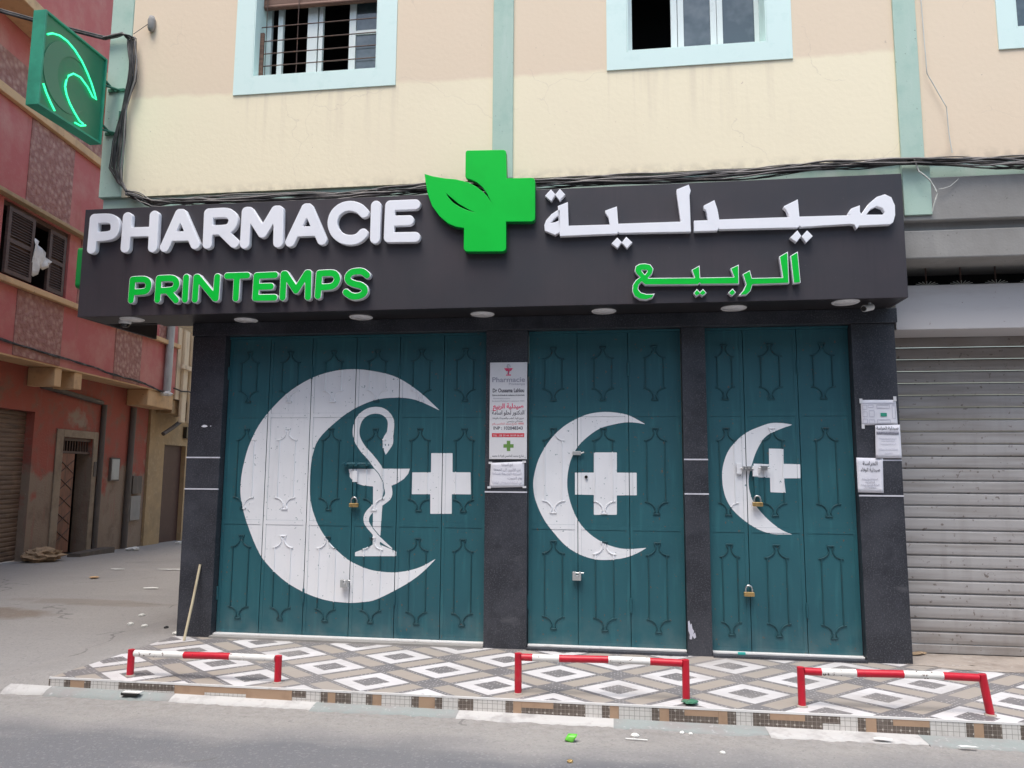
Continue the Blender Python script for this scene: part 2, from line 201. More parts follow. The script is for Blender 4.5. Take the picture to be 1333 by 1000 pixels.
M['stucco'] = mat('rough cast stucco', stucco_fn, .95, [(3, (.34, .16, .13), .5, .75, 5)], (14, 1., .05))
M['ledge'] = mat('ochre painted ledge', (.62, .41, .22), .8, [(3, (.42, .27, .16), .5, .75, 6), (20, (.28, .18, .12), .64, .74, 5)], (50, .3, .005))
M['ochre'] = mat('ochre plaster', (.40, .28, .155), .9, [(2.5, (.30, .22, .13), .45, .7, 6), (9, (.5, .37, .24), .55, .8, 5)], (40, .4, .01))
M['creamold'] = mat('old cream plaster', (.66, .54, .38), .85, [((7, 7, 1.2), (.42, .33, .24), .52, .75, 6), (20, (.3, .24, .18), .68, .75, 4)], (40, .3, .008))
M['surroundold'] = mat('dirty door surround plaster', (.30, .24, .175), .9, [(4, (.2, .15, .11), .45, .7, 6), (12, (.4, .33, .26), .6, .8, 5)], (40, .4, .01))
M['wood'] = mat('dark brown wood', (.075, .045, .038), .6, [((3, 3, 30), (.12, .075, .06), .5, .7, 4)], (60, .2, .003))
M['woodred'] = mat('worn reddish door', (.21, .085, .05), .6, [((14, 14, 2), (.09, .045, .03), .45, .7, 5)], (40, .2, .004))
M['metaldoor'] = mat('dark brown steel door', (.055, .022, .018), .55, [(4, (.08, .035, .028), .5, .75, 4)])
M['pipe'] = mat('grey drain pipe', (.42, .44, .43), .55, [((8, 8, 2), (.3, .31, .3), .5, .75, 4)])
M['pipedk'] = mat('dark drain pipe', (.10, .085, .075), .7, [((8, 8, 2), (.16, .13, .11), .5, .75, 4)])
M['cable'] = mat('black cable', (.03, .029, .03), .7, [((5, 5, 5), (.13, .12, .115), .48, .68, 4)])
M['cablegrey'] = mat('grey cable', (.22, .20, .19), .6, [(9, (.12, .11, .105), .5, .7, 3)])
M['cablewhite'] = mat('white cable', (.6, .6, .55), .6)
M['cloth'] = mat('white cloth', (.75, .75, .72), .9, [(12, (.6, .6, .58), .5, .8, 3)])
M['rag'] = mat('light brown rag', (.38, .27, .17), .95, [(8, (.22, .15, .09), .5, .75, 5)], (30, .6, .02))
M['paper'] = mat('white paper', (.74, .74, .80), .8, [(8, (.66, .66, .72), .5, .8, 3)], (25, .2, .004))
M['ink'] = mat('dark print', (.05, .05, .07), .7)
M['inkgrey'] = mat('grey print', (.34, .34, .40), .7)
M['inkpale'] = mat('pale grey print', (.52, .52, .60), .7)
M['inkred'] = mat('red print', (.60, .03, .05), .6)
M['inkpink'] = mat('magenta print', (.70, .05, .14), .6)
M['inkgreen'] = mat('green print', (.13, .27, .06), .6)
M['mapgreen'] = mat('teal green print', (.03, .30, .20), .6)
M['plaque'] = mat('white plaque', (.70, .70, .72), .35, [(4, (.64, .64, .66), .5, .8, 3)])
M['red'] = mat('red rail paint', (.52, .008, .028), .42, [(9, (.40, .006, .022), .5, .75, 5), (34, (.17, .03, .025), .665, .685, 5), (6, (.45, .06, .06), .62, .8, 6)], (40, .3, .004))
M['railwhite'] = mat('chipped white rail paint', (.74, .73, .70), .45, [(14, (.62, .60, .57), .5, .75, 4), (30, (.13, .09, .075), .62, .635, 5)], (60, .15, .002))
M['brass'] = mat('brass lock body', (.55, .38, .16), .35, [(20, (.4, .26, .1), .5, .7, 3)], metal=.7)
M['steel'] = mat('steel shackle', (.6, .6, .6), .28, metal=.9)
M['lockgrey'] = mat('grey lock body', (.46, .47, .47), .45, metal=.4)
M['broom'] = mat('pale wood stick', (.58, .50, .34), .6, [((30, 30, 4), (.45, .36, .24), .5, .7, 3)])
M['cupgreen'] = mat('lime green plastic', (.16, .62, .07), .35, [(20, (.1, .5, .04), .5, .7, 3)])
M['neonbox'] = mat('green sheet metal case', (.035, .33, .21), .45, [(4, (.02, .22, .14), .45, .75, 4)])
M['neonface'] = mat('dark green sign face', (.022, .20, .11), .3, [(3, (.05, .2, .12), .45, .75, 4), (2.2, (.13, .2, .12), .6, .8, 4)])
M['neongrey'] = mat('grey green crescent panel', (.07, .22, .14), .4)
M['neontube'] = mat('lit green neon tube', (.1, .8, .4), .3, emit=((.03, 1., .38), .75))
M['bracket'] = mat('green steel bracket', (.03, .16, .10), .5)
M['camwhite'] = mat('white camera housing', (.7, .7, .7), .4)
M['camdark'] = mat('dark camera dome', (.02, .02, .02), .15)
M['tealrope'] = mat('teal tape', (.05, .5, .45), .5)

# ------------------------------------------------------------------ mesh builder
class MB:
    def __init__(s): s.v, s.f, s.mi, s.mats, s.sm = [], [], [], [], []
    def m(s, k):
        if k not in s.mats: s.mats.append(k)
        return s.mats.index(k)
    def add(s, vs, fs, k, smooth=False):
        o = len(s.v); s.v += [tuple(v) for v in vs]; i = s.m(k)
        for f in fs: s.f.append([o+a for a in f]); s.mi.append(i); s.sm.append(smooth)
    def box(s, x0, x1, y0, y1, z0, z1, k, T=None):
        vs = [Vector((x, y, z)) for x in (x0, x1) for y in (y0, y1) for z in (z0, z1)]
        if T: vs = [T(v) for v in vs]
        s.add(vs, [(0, 1, 3, 2), (4, 6, 7, 5), (0, 4, 5, 1), (2, 3, 7, 6), (0, 2, 6, 4), (1, 5, 7, 3)], k)
    def quad(s, a, b, c, d, k): s.add([a, b, c, d], [(0, 1, 2, 3)], k)
    def tube(s, pts, r, k, n=8, cap=True, T=None):
        pts = [Vector(p) for p in pts]
        if T: pts = [T(p) for p in pts]
        rs = r if isinstance(r, (list, tuple)) else [r]*len(pts)
        vs = []; up = Vector((0, 0, 1))
        for i, p in enumerate(pts):
            d = (pts[min(i+1, len(pts)-1)]-pts[max(i-1, 0)]).normalized()
            a = d.cross(up if abs(d.z) < .95 else Vector((0, 1, 0))).normalized(); b = d.cross(a)
            for j in range(n):
                t = 2*math.pi*j/n; vs.append(p+(a*math.cos(t)+b*math.sin(t))*rs[i])
        fs = [(i*n+j, i*n+(j+1) % n, (i+1)*n+(j+1) % n, (i+1)*n+j) for i in range(len(pts)-1) for j in range(n)]
        s.add(vs, fs, k, True)
        if cap: s.add(vs[:n], [tuple(range(n))[::-1]], k); s.add(vs[-n:], [tuple(range(n))], k)
    def lathe(s, prof, cx, cy, cz, k, n=24):
        vs = []
        for r, h in prof:
            for j in range(n):
                t = 2*math.pi*j/n; vs.append((cx+r*math.cos(t), cy+r*math.sin(t), cz+h))
        s.add(vs, [(i*n+j, i*n+(j+1) % n, (i+1)*n+(j+1) % n, (i+1)*n+j) for i in range(len(prof)-1) for j in range(n)], k, True)
    def build(s, name, parent=None, bevel=0, fixn=True):
        me = bpy.data.meshes.new(name); me.from_pydata(s.v, [], s.f)
        for k in s.mats: me.materials.append(M[k])
        me.polygons.foreach_set('material_index', s.mi); me.polygons.foreach_set('use_smooth', s.sm)
        if fixn:
            bm = bmesh.new(); bm.from_mesh(me); bmesh.ops.recalc_face_normals(bm, faces=bm.faces); bm.to_mesh(me); bm.free()
        me.update()
        o = bpy.data.objects.new(name, me); COL.objects.link(o)
        if parent: o.parent = parent; o.matrix_parent_inverse = Matrix.Translation(-parent.location)
        if bevel:
            md = o.modifiers.new('edge', 'BEVEL'); md.width = bevel; md.segments = 2; md.limit_method = 'ANGLE'
        return o

def tag(o, label=None, cat=None, group=None, kind=None):
    if label: o['label'] = label
    if cat: o['category'] = cat
    if group: o['group'] = group
    if kind: o['kind'] = kind
    return o
def empty(name, loc, label, cat, group=None):
    o = bpy.data.objects.new(name, None); COL.objects.link(o); o.location = loc; o.empty_display_size = .1
    return tag(o, label, cat, group)
def simplebox(name, parent, k, *b, bevel=0, **kw):
    m = MB(); m.box(*b, k); return m.build(name, parent, bevel)

# ------------------------------------------------------------------ 2D shapes
def seg_sdf(X, Z, pts, r=None):
    d = np.full(X.shape, 1e9)
    P = [p if len(p) > 2 else (p[0], p[1], r) for p in pts]
    if len(P) == 1: P = P*2
    for (ax, az, ra), (bx, bz, rb) in zip(P[:-1], P[1:]):
        vx, vz = bx-ax, bz-az; L = vx*vx+vz*vz+1e-12
        t = np.clip(((X-ax)*vx+(Z-az)*vz)/L, 0, 1)
        d = np.minimum(d, np.hypot(X-ax-t*vx, Z-az-t*vz)-(ra+(rb-ra)*t))
    return d
def poly_sdf(X, Z, P):
    d = np.full(X.shape, 1e9); ins = np.zeros(X.shape, bool)
    n = len(P)
    for i in range(n):
        ax, az = P[i][:2]; bx, bz = P[(i+1) % n][:2]
        vx, vz = bx-ax, bz-az; L = vx*vx+vz*vz+1e-12
        t = np.clip(((X-ax)*vx+(Z-az)*vz)/L, 0, 1)
        d = np.minimum(d, np.hypot(X-ax-t*vx, Z-az-t*vz))
        c = ((az > Z) != (bz > Z)) & (X < (bx-ax)*(Z-az)/(bz-az+1e-15)+ax)
        ins ^= c
    return np.where(ins, -d, d)
def contours(f, x0, x1, z0, z1, h, level=0., tol=.0004):
    xs = np.arange(x0, x1+h, h); zs = np.arange(z0, z1+h, h)
    X, Z = np.meshgrid(xs, zs, indexing='ij')
    V = f(X, Z)-level; V[V == 0] = 1e-9
    V[0, :] = np.abs(V[0, :]); V[-1, :] = np.abs(V[-1, :]); V[:, 0] = np.abs(V[:, 0]); V[:, -1] = np.abs(V[:, -1])
    I = V < 0
    a, b, c, d = I[:-1, :-1], I[1:, :-1], I[1:, 1:], I[:-1, 1:]
    cells = np.argwhere(~((a == b) & (b == c) & (c == d)))
    nxt = {}; pos = {}
    def pt(e):
        if e not in pos:
            k, i, j = e
            if k == 0: v0, v1 = V[i, j], V[i+1, j]; t = v0/(v0-v1); pos[e] = (xs[i]+t*h, zs[j])
            else: v0, v1 = V[i, j], V[i, j+1]; t = v0/(v0-v1); pos[e] = (xs[i], zs[j]+t*h)
        return e
    for i, j in cells:
        i = int(i); j = int(j)
        cs = [I[i, j], I[i+1, j], I[i+1, j+1], I[i, j+1]]
        ed = [(0, i, j), (1, i+1, j), (0, i, j+1), (1, i, j)]
        st = [q for q in range(4) if cs[q] and not cs[(q+1) % 4]]   # leaving the inside
        en = [q for q in range(4) if not cs[q] and cs[(q+1) % 4]]
        for q in st:
            w = (q-1) % 4
            while w not in en: w = (w-1) % 4
            nxt[pt(ed[q])] = pt(ed[w])
    loops = []
    while nxt:
        s = next(iter(nxt)); lp = []; e = s
        while e in nxt:
            lp.append(pos[e]); e = nxt.pop(e)
        if len(lp) > 3: loops.append(simplify(lp, tol))
    return [l for l in loops if len(l) > 2]
def simplify(P, tol):
    out = list(P); n = len(out)
    # split closed loop in two chains, Douglas-Peucker
    def dp(a):
        if len(a) < 3: return a
        ax, az = a[0]; bx, bz = a[-1]; L = math.hypot(bx-ax, bz-az) or 1e-9
        A = np.array(a); d = np.abs((A[:, 0]-ax)*(bz-az)-(A[:, 1]-az)*(bx-ax))/L if L > 1e-8 else np.hypot(A[:, 0]-ax, A[:, 1]-az)
        i = int(d.argmax())
        if d[i] < tol: return [a[0], a[-1]]
        return dp(a[:i+1])[:-1]+dp(a[i:])
    h = n//2
    return dp(out[:h+1])[:-1]+dp(out[h:]+[out[0]])[:-1]
def solid(name, loops, yb, yf, kf, ks=None, parent=None, bevel=.003, angle=40):
    """2-D outlines (x,z) -> solid from y=yb (back) to y=yf (front, smaller y)."""
    cu = bpy.data.curves.new(name, 'CURVE'); cu.dimensions = '2D'; cu.fill_mode = 'BOTH'
    t = abs(yb-yf); bevel = min(bevel, t*.4)
    cu.extrude = t/2-bevel; cu.bevel_depth = bevel; cu.bevel_resolution = 1; cu.offset = -bevel
    for l in loops:
        sp = cu.splines.new('POLY'); sp.points.add(len(l)-1)
        for i, p in enumerate(l): sp.points[i].co = (p[0], p[1], 0, 1)
        sp.use_cyclic_u = True
    ob = bpy.data.objects.new(name, cu); COL.objects.link(ob)
    dg = bpy.context.evaluated_depsgraph_get(); dg.update()
    me = bpy.data.meshes.new_from_object(ob.evaluated_get(dg))
    bpy.data.objects.remove(ob); bpy.data.curves.remove(cu)
    me.transform(Matrix.Translation((0, (yb+yf)/2, 0)) @ Matrix.Rotation(R(90), 4, 'X'))
    me.materials.clear(); me.materials.append(M[kf]); me.materials.append(M[ks or kf])
    for p in me.polygons:
        p.material_index = 0 if p.normal.y < -.5 else 1
        p.use_smooth = abs(p.normal.y) < .9
    me.set_sharp_from_angle(angle=R(angle))
    me.name = name
    o = bpy.data.objects.new(name, me); COL.objects.link(o)
    if parent: o.parent = parent; o.matrix_parent_inverse = Matrix.Translation(-parent.location)
    return o
def bbox(pts, pad):
    xs = [p[0] for p in pts]; zs = [p[1] for p in pts]
    return min(xs)-pad, max(xs)+pad, min(zs)-pad, max(zs)+pad
def rounded(P, pm):
    out = []; n = len(P)
    for i, p in enumerate(P):
        r = p[2]*pm if len(p) > 2 else 0
        if r <= 0: out.append(p[:2]); continue
        a = Vector(P[i-1][:2]); b = Vector(p[:2]); c = Vector(P[(i+1) % n][:2])
        u = (a-b).normalized(); v = (c-b).normalized()
        for k in range(7):
            t = k/6; q = (b+u*r)*(1-t)**2+b*2*t*(1-t)+(b+v*r)*t*t; out.append(tuple(q))
    return out
def catmull(P, n=4, sharp=50):
    out = []; N = len(P)
    def tip(i):
        a = Vector(P[i])-Vector(P[i-1]); b = Vector(P[(i+1) % N])-Vector(P[i]); return a.angle(b) > R(sharp)
    for i in range(N):
        p1, p2 = Vector(P[i]), Vector(P[(i+1) % N])
        p0 = Vector(P[i-1]) if not tip(i) else p1*2-p2
        p3 = Vector(P[(i+2) % N]) if not tip((i+1) % N) else p2*2-p1
        for k in range(n):
            t = k/n
            q = .5*((2*p1)+(-p0+p2)*t+(2*p0-5*p1+4*p2-p3)*t*t+(-p0+3*p1-3*p2+p3)*t**3); out.append(tuple(q))
    return out
def text(body, x, z, size, k, y, parent, align='CENTER', width=None, name='lettering', bold=0.):
    cu = bpy.data.curves.new(name, 'FONT'); cu.body = body; cu.size = size; cu.align_x = align; cu.extrude = .0006; cu.resolution_u = 3
    cu.offset = bold
    ob = bpy.data.objects.new(name, cu); COL.objects.link(ob)
    dg = bpy.context.evaluated_depsgraph_get(); dg.update()
    me = bpy.data.meshes.new_from_object(ob.evaluated_get(dg)); bpy.data.objects.remove(ob); bpy.data.curves.remove(cu)
    if width and len(me.vertices):
        xs = [v.co.x for v in me.vertices]; w = max(xs)-min(xs)
        me.transform(Matrix.Scale(width/w, 4, (1, 0, 0)))
    me.transform(Matrix.Translation((x, y, z)) @ Matrix.Rotation(R(90), 4, 'X'))
    me.materials.clear(); me.materials.append(M[k]); me.name = name
    for p in me.polygons: p.material_index = 0
    o = bpy.data.objects.new(name, me); COL.objects.link(o)
    if parent: o.parent = parent; o.matrix_parent_inverse = Matrix.Translation(-parent.location)
    return o
# Arabic presentation forms (isolated, final, initial, medial)
AR = {}
def _ar():
    base = 0xFE8D; seq = [('ا', 2), ('ب', 4), ('ة', 2), ('ت', 4), ('ث', 4), ('ج', 4), ('ح', 4), ('خ', 4), ('د', 2), ('ذ', 2), ('ر', 2), ('ز', 2), ('س', 4), ('ش', 4), ('ص', 4), ('ض', 4), ('ط', 4), ('ظ', 4), ('ع', 4), ('غ', 4), ('ف', 4), ('ق', 4), ('ك', 4), ('ل', 4), ('م', 4), ('ن', 4), ('ه', 4), ('و', 2), ('ى', 2), ('ي', 4)]
    c = base
    for ch, n in seq: AR[ch] = (c, n); c += n
_ar()
def shape(s):
    out = []
    for i, ch in enumerate(s):
        if ch not in AR: out.append(ch); continue
        prev = i > 0 and s[i-1] in AR and AR[s[i-1]][1] == 4
        nx = i+1 < len(s) and s[i+1] in AR
        c, n = AR[ch]
        if n == 2: out.append(chr(c+(1 if prev else 0)))
        else: out.append(chr(c+(0 if not prev and not nx else 1 if prev and not nx else 2 if nx and not prev else 3)))
    return ''.join(out[::-1])

# ================================================================== GROUND
W0 = Vector((-10.193, 4.906, 0)); DU = Vector((-.14928, .98880, 0)); DN = Vector((.98880, .14928, 0))
def A(v):      # alley frame: (u along the wall, off towards us, z)
    return W0 + DU*v[0] + DN*v[1] + Vector((0, 0, v[2]))
def ground_z(x, y):
    u = (x-W0.x)*DU.x+(y-W0.y)*DU.y
    z = -.034*max(0, min(u, 9))
    # road rises to meet the tiled pavement on its alley side
    d = math.hypot(max(0, -3.97-x), max(0, -1.30-y, y-.9))
    if x > -3.97: d = max(0, y-.9)
    if -1.30 > y: d = 9
    z = max(z, .094*max(0, 1-(d/.75)**2*1.0) if d < .75 else -9)
    z += .010*math.sin(x*1.3+y*.7)*math.sin(y*1.1-x*.4)*(1 if y < -1.9 or x < -4.9 else 0)
    return z
m = MB()
def lin(a, b, s): return list(np.arange(a, b, s))
xs = [-60, -40, -28, -20, -15]+lin(-13, -2.4, .12)+lin(-2.4, 5, .5)+[6, 8, 12, 20, 40, 60]
ys = [-50, -30, -18, -12]+lin(-9, -1.6, .35)+lin(-1.6, 2.0, .09)+lin(2.0, 17, .35)+[20, 28, 40, 60]
vs = [(x, y, ground_z(x, y)-(.03 if (x > -3.9 and y > -1.35) else 0)) for x in xs for y in ys]
ny = len(ys)
m.add(vs, [(i*ny+j, (i+1)*ny+j, (i+1)*ny+j+1, i*ny+j+1) for i in range(len(xs)-1) for j in range(ny-1)], 'asphalt') if False else None
def road_fn(nt, tc):
    x, y, z = sepxyz(nt, tc)
    n = noiseG(nt, tc, .7, 6)
    f = clampG((y*-1. - 1.80 + (n-.5)*1.0)*2.6)
    c = mixc(nt, f, (.315, .30, .285), (.155, .157, .168))
    # dusty pale drift and worn tracks
    big = noiseG(nt, tc, .55, 8)
    c = mixc(nt, clampG((big-.47)*5.)*.38, c, (.24, .23, .222))
    tr = noiseG(nt, tc, 1., 7, mapvec(nt, tc, (.7, 3.2, 1)))
    c = mixc(nt, clampG((tr-.53)*6.)*.45, c, (.34, .325, .31))
    # brown earth washed against the bend of the alley
    for cx, cy, rx, ry, st in ((-6.9, 1.1, .9, .33, .85), (-6.2, 1.9, 1.2, .22, .45)):
        ex = (x-cx)*(1/rx); ey = (y-cy)*(1/ry)
        d = ex*ex+ey*ey + (noiseG(nt, tc, 3.1, 6)-.5)*2.2
        c = mixc(nt, clampG((d*-1.+1.)*1.6)*st, c, (.20, .16, .125))
    # grit collecting along the kerb
    kb = clampG((y+1.95)*3.)*y.lt(-1.40)
    c = mixc(nt, kb*clampG((noiseG(nt, tc, 16., 6)-.42)*4.)*.5, c, (.22, .20, .18))
    c = mixc(nt, cracksG(nt, tc, .45, .0045)*.6, c, (.13, .125, .12))
    c = mixc(nt, cracksG(nt, tc, 1.3, .005)*.22, c, (.18, .175, .17))
    v = nt.nodes.new('ShaderNodeTexVoronoi'); v.inputs['Scale'].default_value = 75.; nt.links.new(tc.outputs['Object'], v.inputs[0])
    sep = nt.nodes.new('ShaderNodeSeparateColor'); nt.links.new(v.outputs['Color'], sep.inputs[0])
    c = mixc(nt, G(nt, sep.outputs[0]).gt(.80)*.18, c, (.15, .15, .155))
    c = mixc(nt, G(nt, sep.outputs[1]).gt(.90)*.16, c, (.42, .41, .40))
    return c
M['road'] = mat('dusty asphalt', road_fn, .92, [(24, (.20, .19, .185), .60, .72, 6)], (110, .8, .010))
m.add(vs, [(i*ny+j, (i+1)*ny+j, (i+1)*ny+j+1, i*ny+j+1) for i in range(len(xs)-1) for j in range(ny-1)], 'road', True)
tag(m.build('road'), kind='structure')
# damp brown stain in the alley
def blob(cx, cy, rx, ry, n, seed, jit=.18):
    rnd = random.Random(seed); return [(cx+rx*math.cos(2*math.pi*i/n)*(1+rnd.uniform(-jit, jit)), cy+ry*math.sin(2*math.pi*i/n)*(1+rnd.uniform(-jit, jit))) for i in range(n)]
M['stain'] = mat('brown damp dirt', (.20, .15, .115), .8, [(5, (.30, .26, .24), .48, .72, 6)], (60, .4, .005))
def patch(name, pts, k, dz=.004, kind='structure', thick=0):
    mm = MB(); c = (sum(p[0] for p in pts)/len(pts), sum(p[1] for p in pts)/len(pts))
    rings = [(1.0, 0), (.66, 1), (.33, 1)]
    vs = []; n = len(pts)
    for t, _ in rings: vs += [(c[0]+(p[0]-c[0])*t, c[1]+(p[1]-c[1])*t) for p in pts]
    vs.append(c)
    V3 = [(x, y, ground_z(x, y)+dz) for x, y in vs]
    fs = [(r*n+i, r*n+(i+1) % n, (r+1)*n+(i+1) % n, (r+1)*n+i) for r in range(2) for i in range(n)]+[(2*n+i, 2*n+(i+1) % n, 3*n) for i in range(n)]
    mm.add(V3, fs, k, True); return tag(mm.build(name), kind=kind)

# pavement
PZ = .10; PE = -1.44
ca = (.4430, -.3450); cb = (.4380, .3850); o0 = (-1.286, -.793)
det = ca[0]*cb[1]-ca[1]*cb[0]
def tile_fn(nt, tc):
    x, y, z = sepxyz(nt, tc)
    px = x-o0[0]; py = y-o0[1]
    u = (px*(cb[1]/det)+py*(-cb[0]/det)); v = (px*(-ca[1]/det)+py*(ca[0]/det))
    du = ((u+.5).fr()-.5).ab(); dv = ((v+.5).fr()-.5).ab()
    white = du.mx(dv).lt(.318); inner = du.mx(dv).lt(.158)
    bu = (du-.5).ab().lt(.112)*dv.lt(.318); bv = (dv-.5).ab().lt(.112)*du.lt(.318)
    bei = bu.mx(bv)
    # dotted mosaic: small pale pebbles on a grid of 18 per cell
    gu = (u*18.).fr()-.5; gv = (v*18.).fr()-.5
    dot = (gu*gu+gv*gv).lt(.035)
    rnd = noiseG(nt, tc, 23., 1)
    dot = dot*rnd.gt(.5)
    gline = ((u*3.).fr().lt(.017)).mx((v*3.).fr().lt(.017))
    tn = nt.nodes.new('ShaderNodeTexWhiteNoise'); tn.noise_dimensions = '2D'; cv = nt.nodes.new('ShaderNodeCombineXYZ'); nt.links.new((u*3.).fl().s, cv.inputs[0]); nt.links.new((v*3.).fl().s, cv.inputs[1]); nt.links.new(cv.outputs[0], tn.inputs['Vector']); tone = G(nt, tn.outputs['Value'])
    wob = noiseG(nt, tc, 2.1, 4)
    g1 = mixc(nt, wob, (.125, .12, .125), (.20, .19, .195))
    g2 = mixc(nt, dot, g1, (.50, .49, .48))
    c = mixc(nt, bei, g2, (.37, .325, .28))
    c = mixc(nt, white, c, (.66, .645, .65))
    c = mixc(nt, inner, c, g2)
    c = mixc(nt, tone*.14, c, (.36, .34, .325))
    foot = noiseG(nt, tc, 1., 7, mapvec(nt, tc, (1.2, 2.4, 1)))
    c = mixc(nt, clampG((foot-.48)*4.)*.30, c, (.28, .26, .245))
    c = mixc(nt, clampG((y+.16)*8.)*clampG((noiseG(nt, tc, 9., 6)-.3)*3.)*.45, c, (.26, .235, .21))
    return mixc(nt, gline*.6, c, (.22, .21, .20))
M['tile'] = mat('patterned cement tile', tile_fn, .5, [(1.7, (.34, .31, .29), .52, .9, 7), (14, (.40, .36, .33), .66, .85, 5), (60, (.3, .27, .25), .72, .78, 2)], (80, .12, .002))
M['dirtconc'] = mat('dusty cement', (.36, .31, .27), .9, [(4, (.24, .20, .17), .48, .7, 6), (14, (.48, .44, .41), .58, .76, 6)], (40, .5, .01))
M['nosing'] = mat('white tile edge', (.74, .73, .72), .4, [(10, (.5, .48, .46), .6, .75, 5)])
m = MB()
edge = [(-4.05, -1.44), (-4.035, -1.30), (-4.03, -1.15), (-4.01, -1.04), (-3.98, -.66), (-3.955, -.2), (-3.95, -.02)]
xx = 9.0
top = [(x, y, PZ) for x, y in edge]+[(xx, -.02, PZ), (xx, PE, PZ)]
n = len(top)
m.add(top, [tuple(range(n))], 'tile')
m.add(top+[(x, y, -.05) for x, y, z in top], [(i, (i+1) % n, n+(i+1) % n, n+i) for i in range(n-1)], 'dirtconc')
tag(m.build('pavement'), kind='structure')
m = MB(); m.box(2.37, 9, -.02, .6, -.02, PZ-.002, 'dirtconc'); m.box(-3.95, 2.37, -.02, .4, -.02, PZ-.004, 'dirtconc')
tag(m.build('shop_apron'), kind='structure')
patch_pts = blob(3.6, -.10, 1.3, .12, 30, 9, .35)
mm = MB(); mm.add([(x, min(y, .02), PZ+.003) for x, y in patch_pts], [tuple(range(30))], 'dirtconc'); tag(mm.build('dust_patch'), kind='structure')
# kerb mosaic face
def mosaic(ca_, cb_, grid, groutc, dots=False):
    def fn(nt, tc):
        x, y, z = sepxyz(nt, tc)
        gx = (x*grid).fr(); gz = ((z+.001)*grid).fr()
        gr = gx.lt(.09).mx(gz.lt(.09))
        idn = noiseG(nt, tc, 30., 1)
        c = mixc(nt, idn, ca_, cb_)
        if dots:
            dx = (x*grid*.5).fr()-.5; dz = (z*grid*.5).fr()-.5
            c = mixc(nt, (dx*dx+dz*dz).lt(.012), c, (.62, .58, .52))
        return mixc(nt, gr, c, groutc)
    return fn
M['mos_white'] = mat('white mosaic kerb tile', mosaic((.55, .53, .50), (.68, .66, .64), 30., (.30, .28, .26)), .5, [(6, (.40, .36, .33), .6, .8, 5)])
M['mos_brown'] = mat('brown mosaic kerb tile', mosaic((.085, .065, .055), (.15, .12, .10), 38., (.27, .24, .21), True), .5, [(6, (.2, .17, .15), .55, .8, 5)])
M['mos_tan'] = mat('tan kerb tile', (.40, .27, .18), .6, [(9, (.32, .21, .14), .5, .75, 4), (30, (.2, .14, .1), .7, .76, 2)])
m = MB()
m.box(-4.05, xx, PE-.004, PE+.008, PZ-.009, PZ+.0035, 'nosing')
tag(m.build('pavement_edge_trim'), kind='structure')
K = [(-4.05, 'b'), (-4.038, 'w'), (-3.928, 'b'), (-3.88, 't'), (-3.769, 'b'), (-3.718, 'w'), (-3.502, 'b2'), (-3.072, 't'), (-2.844, 'x'), (-2.536, 't'), (-2.20, 'bw'), (-2.098, 'w'), (-1.992, 'b'), (-1.942, 't'), (-1.887, 'b'), (-1.776, 'w'), (-1.67, 'b'), (-1.624, 't'), (-1.56, 'w'), (-1.352, 'b'), (-1.301, 't'), (-1.19, 'b'), (-1.139, 'w'), (-1.03, 'b'), (-.927, 'w'), (-.711, 'b'), (-.659, 't'), (-.603, 'tb'), (-.391, 'b'), (-.181, 'w'), (-.074, 'b'), (-.023, 't'), (.035, 'w'), (.246, 'b'), (.295, 't'), (.356, 'b'), (.453, 'tb'), (.665, 't'), (.722, 'b'), (.775, 'w'), (.879, 'b'), (.983, 'tb'), (1.196, 'b'), (1.30, 'bw'), (1.408, 'w'), (1.511, 'b'), (1.559, 't'), (1.622, 'b'), (1.72, 'tb'), (1.933, 'w'), (2.143, 'b'), (2.187, 't'), (2.243, 'b'), (2.347, 'w'), (2.45, 'b')]
x = 2.55; rk = random.Random(4)
while x < xx:
    K.append((x, rk.choice(['w', 'tb', 't', 'b']))); x += rk.choice([.05, .1, .21])
K.append((xx, None))
m = MB(); zt = PZ-.0095; nm = {'w': 'mos_white', 'b': 'mos_brown', 't': 'mos_tan'}
for (x0, k), (x1, _) in zip(K[:-1], K[1:]):
    yk = PE-.001
    jog = rk.uniform(0, .0015)
    if k in nm: m.box(x0, x1-.001, yk-jog, PE+.01, -.03, zt, nm[k]); continue
    kt, kb, zs = {'tb': ('mos_tan', 'mos_brown', .052), 'bw': ('mos_brown', 'mos_white', .045), 'b2': ('mos_brown', 'mos_white', .045), 'x': ('mos_tan', 'mos_white', .05)}[k]
    m.box(x0, x1-.001, yk-jog, PE+.01, zs, zt, kt); m.box(x0, x1-.001, yk-jog, PE+.01, -.03, zs-.0008, kb)
tag(m.build('kerb'), kind='structure')
# painted cement fillet at the kerb foot
M['fil_white'] = mat('worn white kerb paint', (.50, .49, .475), .85, [(5, (.36, .345, .335), .50, .64, 7), (16, (.42, .40, .39), .55, .66, 6)], (60, .5, .006))
M['fil_teal'] = mat('faded teal kerb paint', (.27, .30, .29), .88, [(3.5, (.28, .27, .262), .42, .60, 7), (30, (.4, .4, .4), .6, .7, 4)], (60, .5, .006))
segs = [(-4.35, -4.02, 'fil_white', .10), (-4.02, -3.06, 'fil_teal', .10), (-3.06, -2.02, 'fil_white', .10), (-2.02, -1.02, 'fil_teal', .12), (-1.02, .0, 'fil_white', .13), (.0, .95, 'fil_teal', .16), (.95, 1.86, 'fil_white', .17), (1.86, 3.1, 'fil_teal', .19), (3.1, 4.3, 'fil_white', .19), (4.3, 5.5, 'fil_teal', .19), (5.5, 9, 'fil_white', .19)]
m = MB(); rf = random.Random(12)
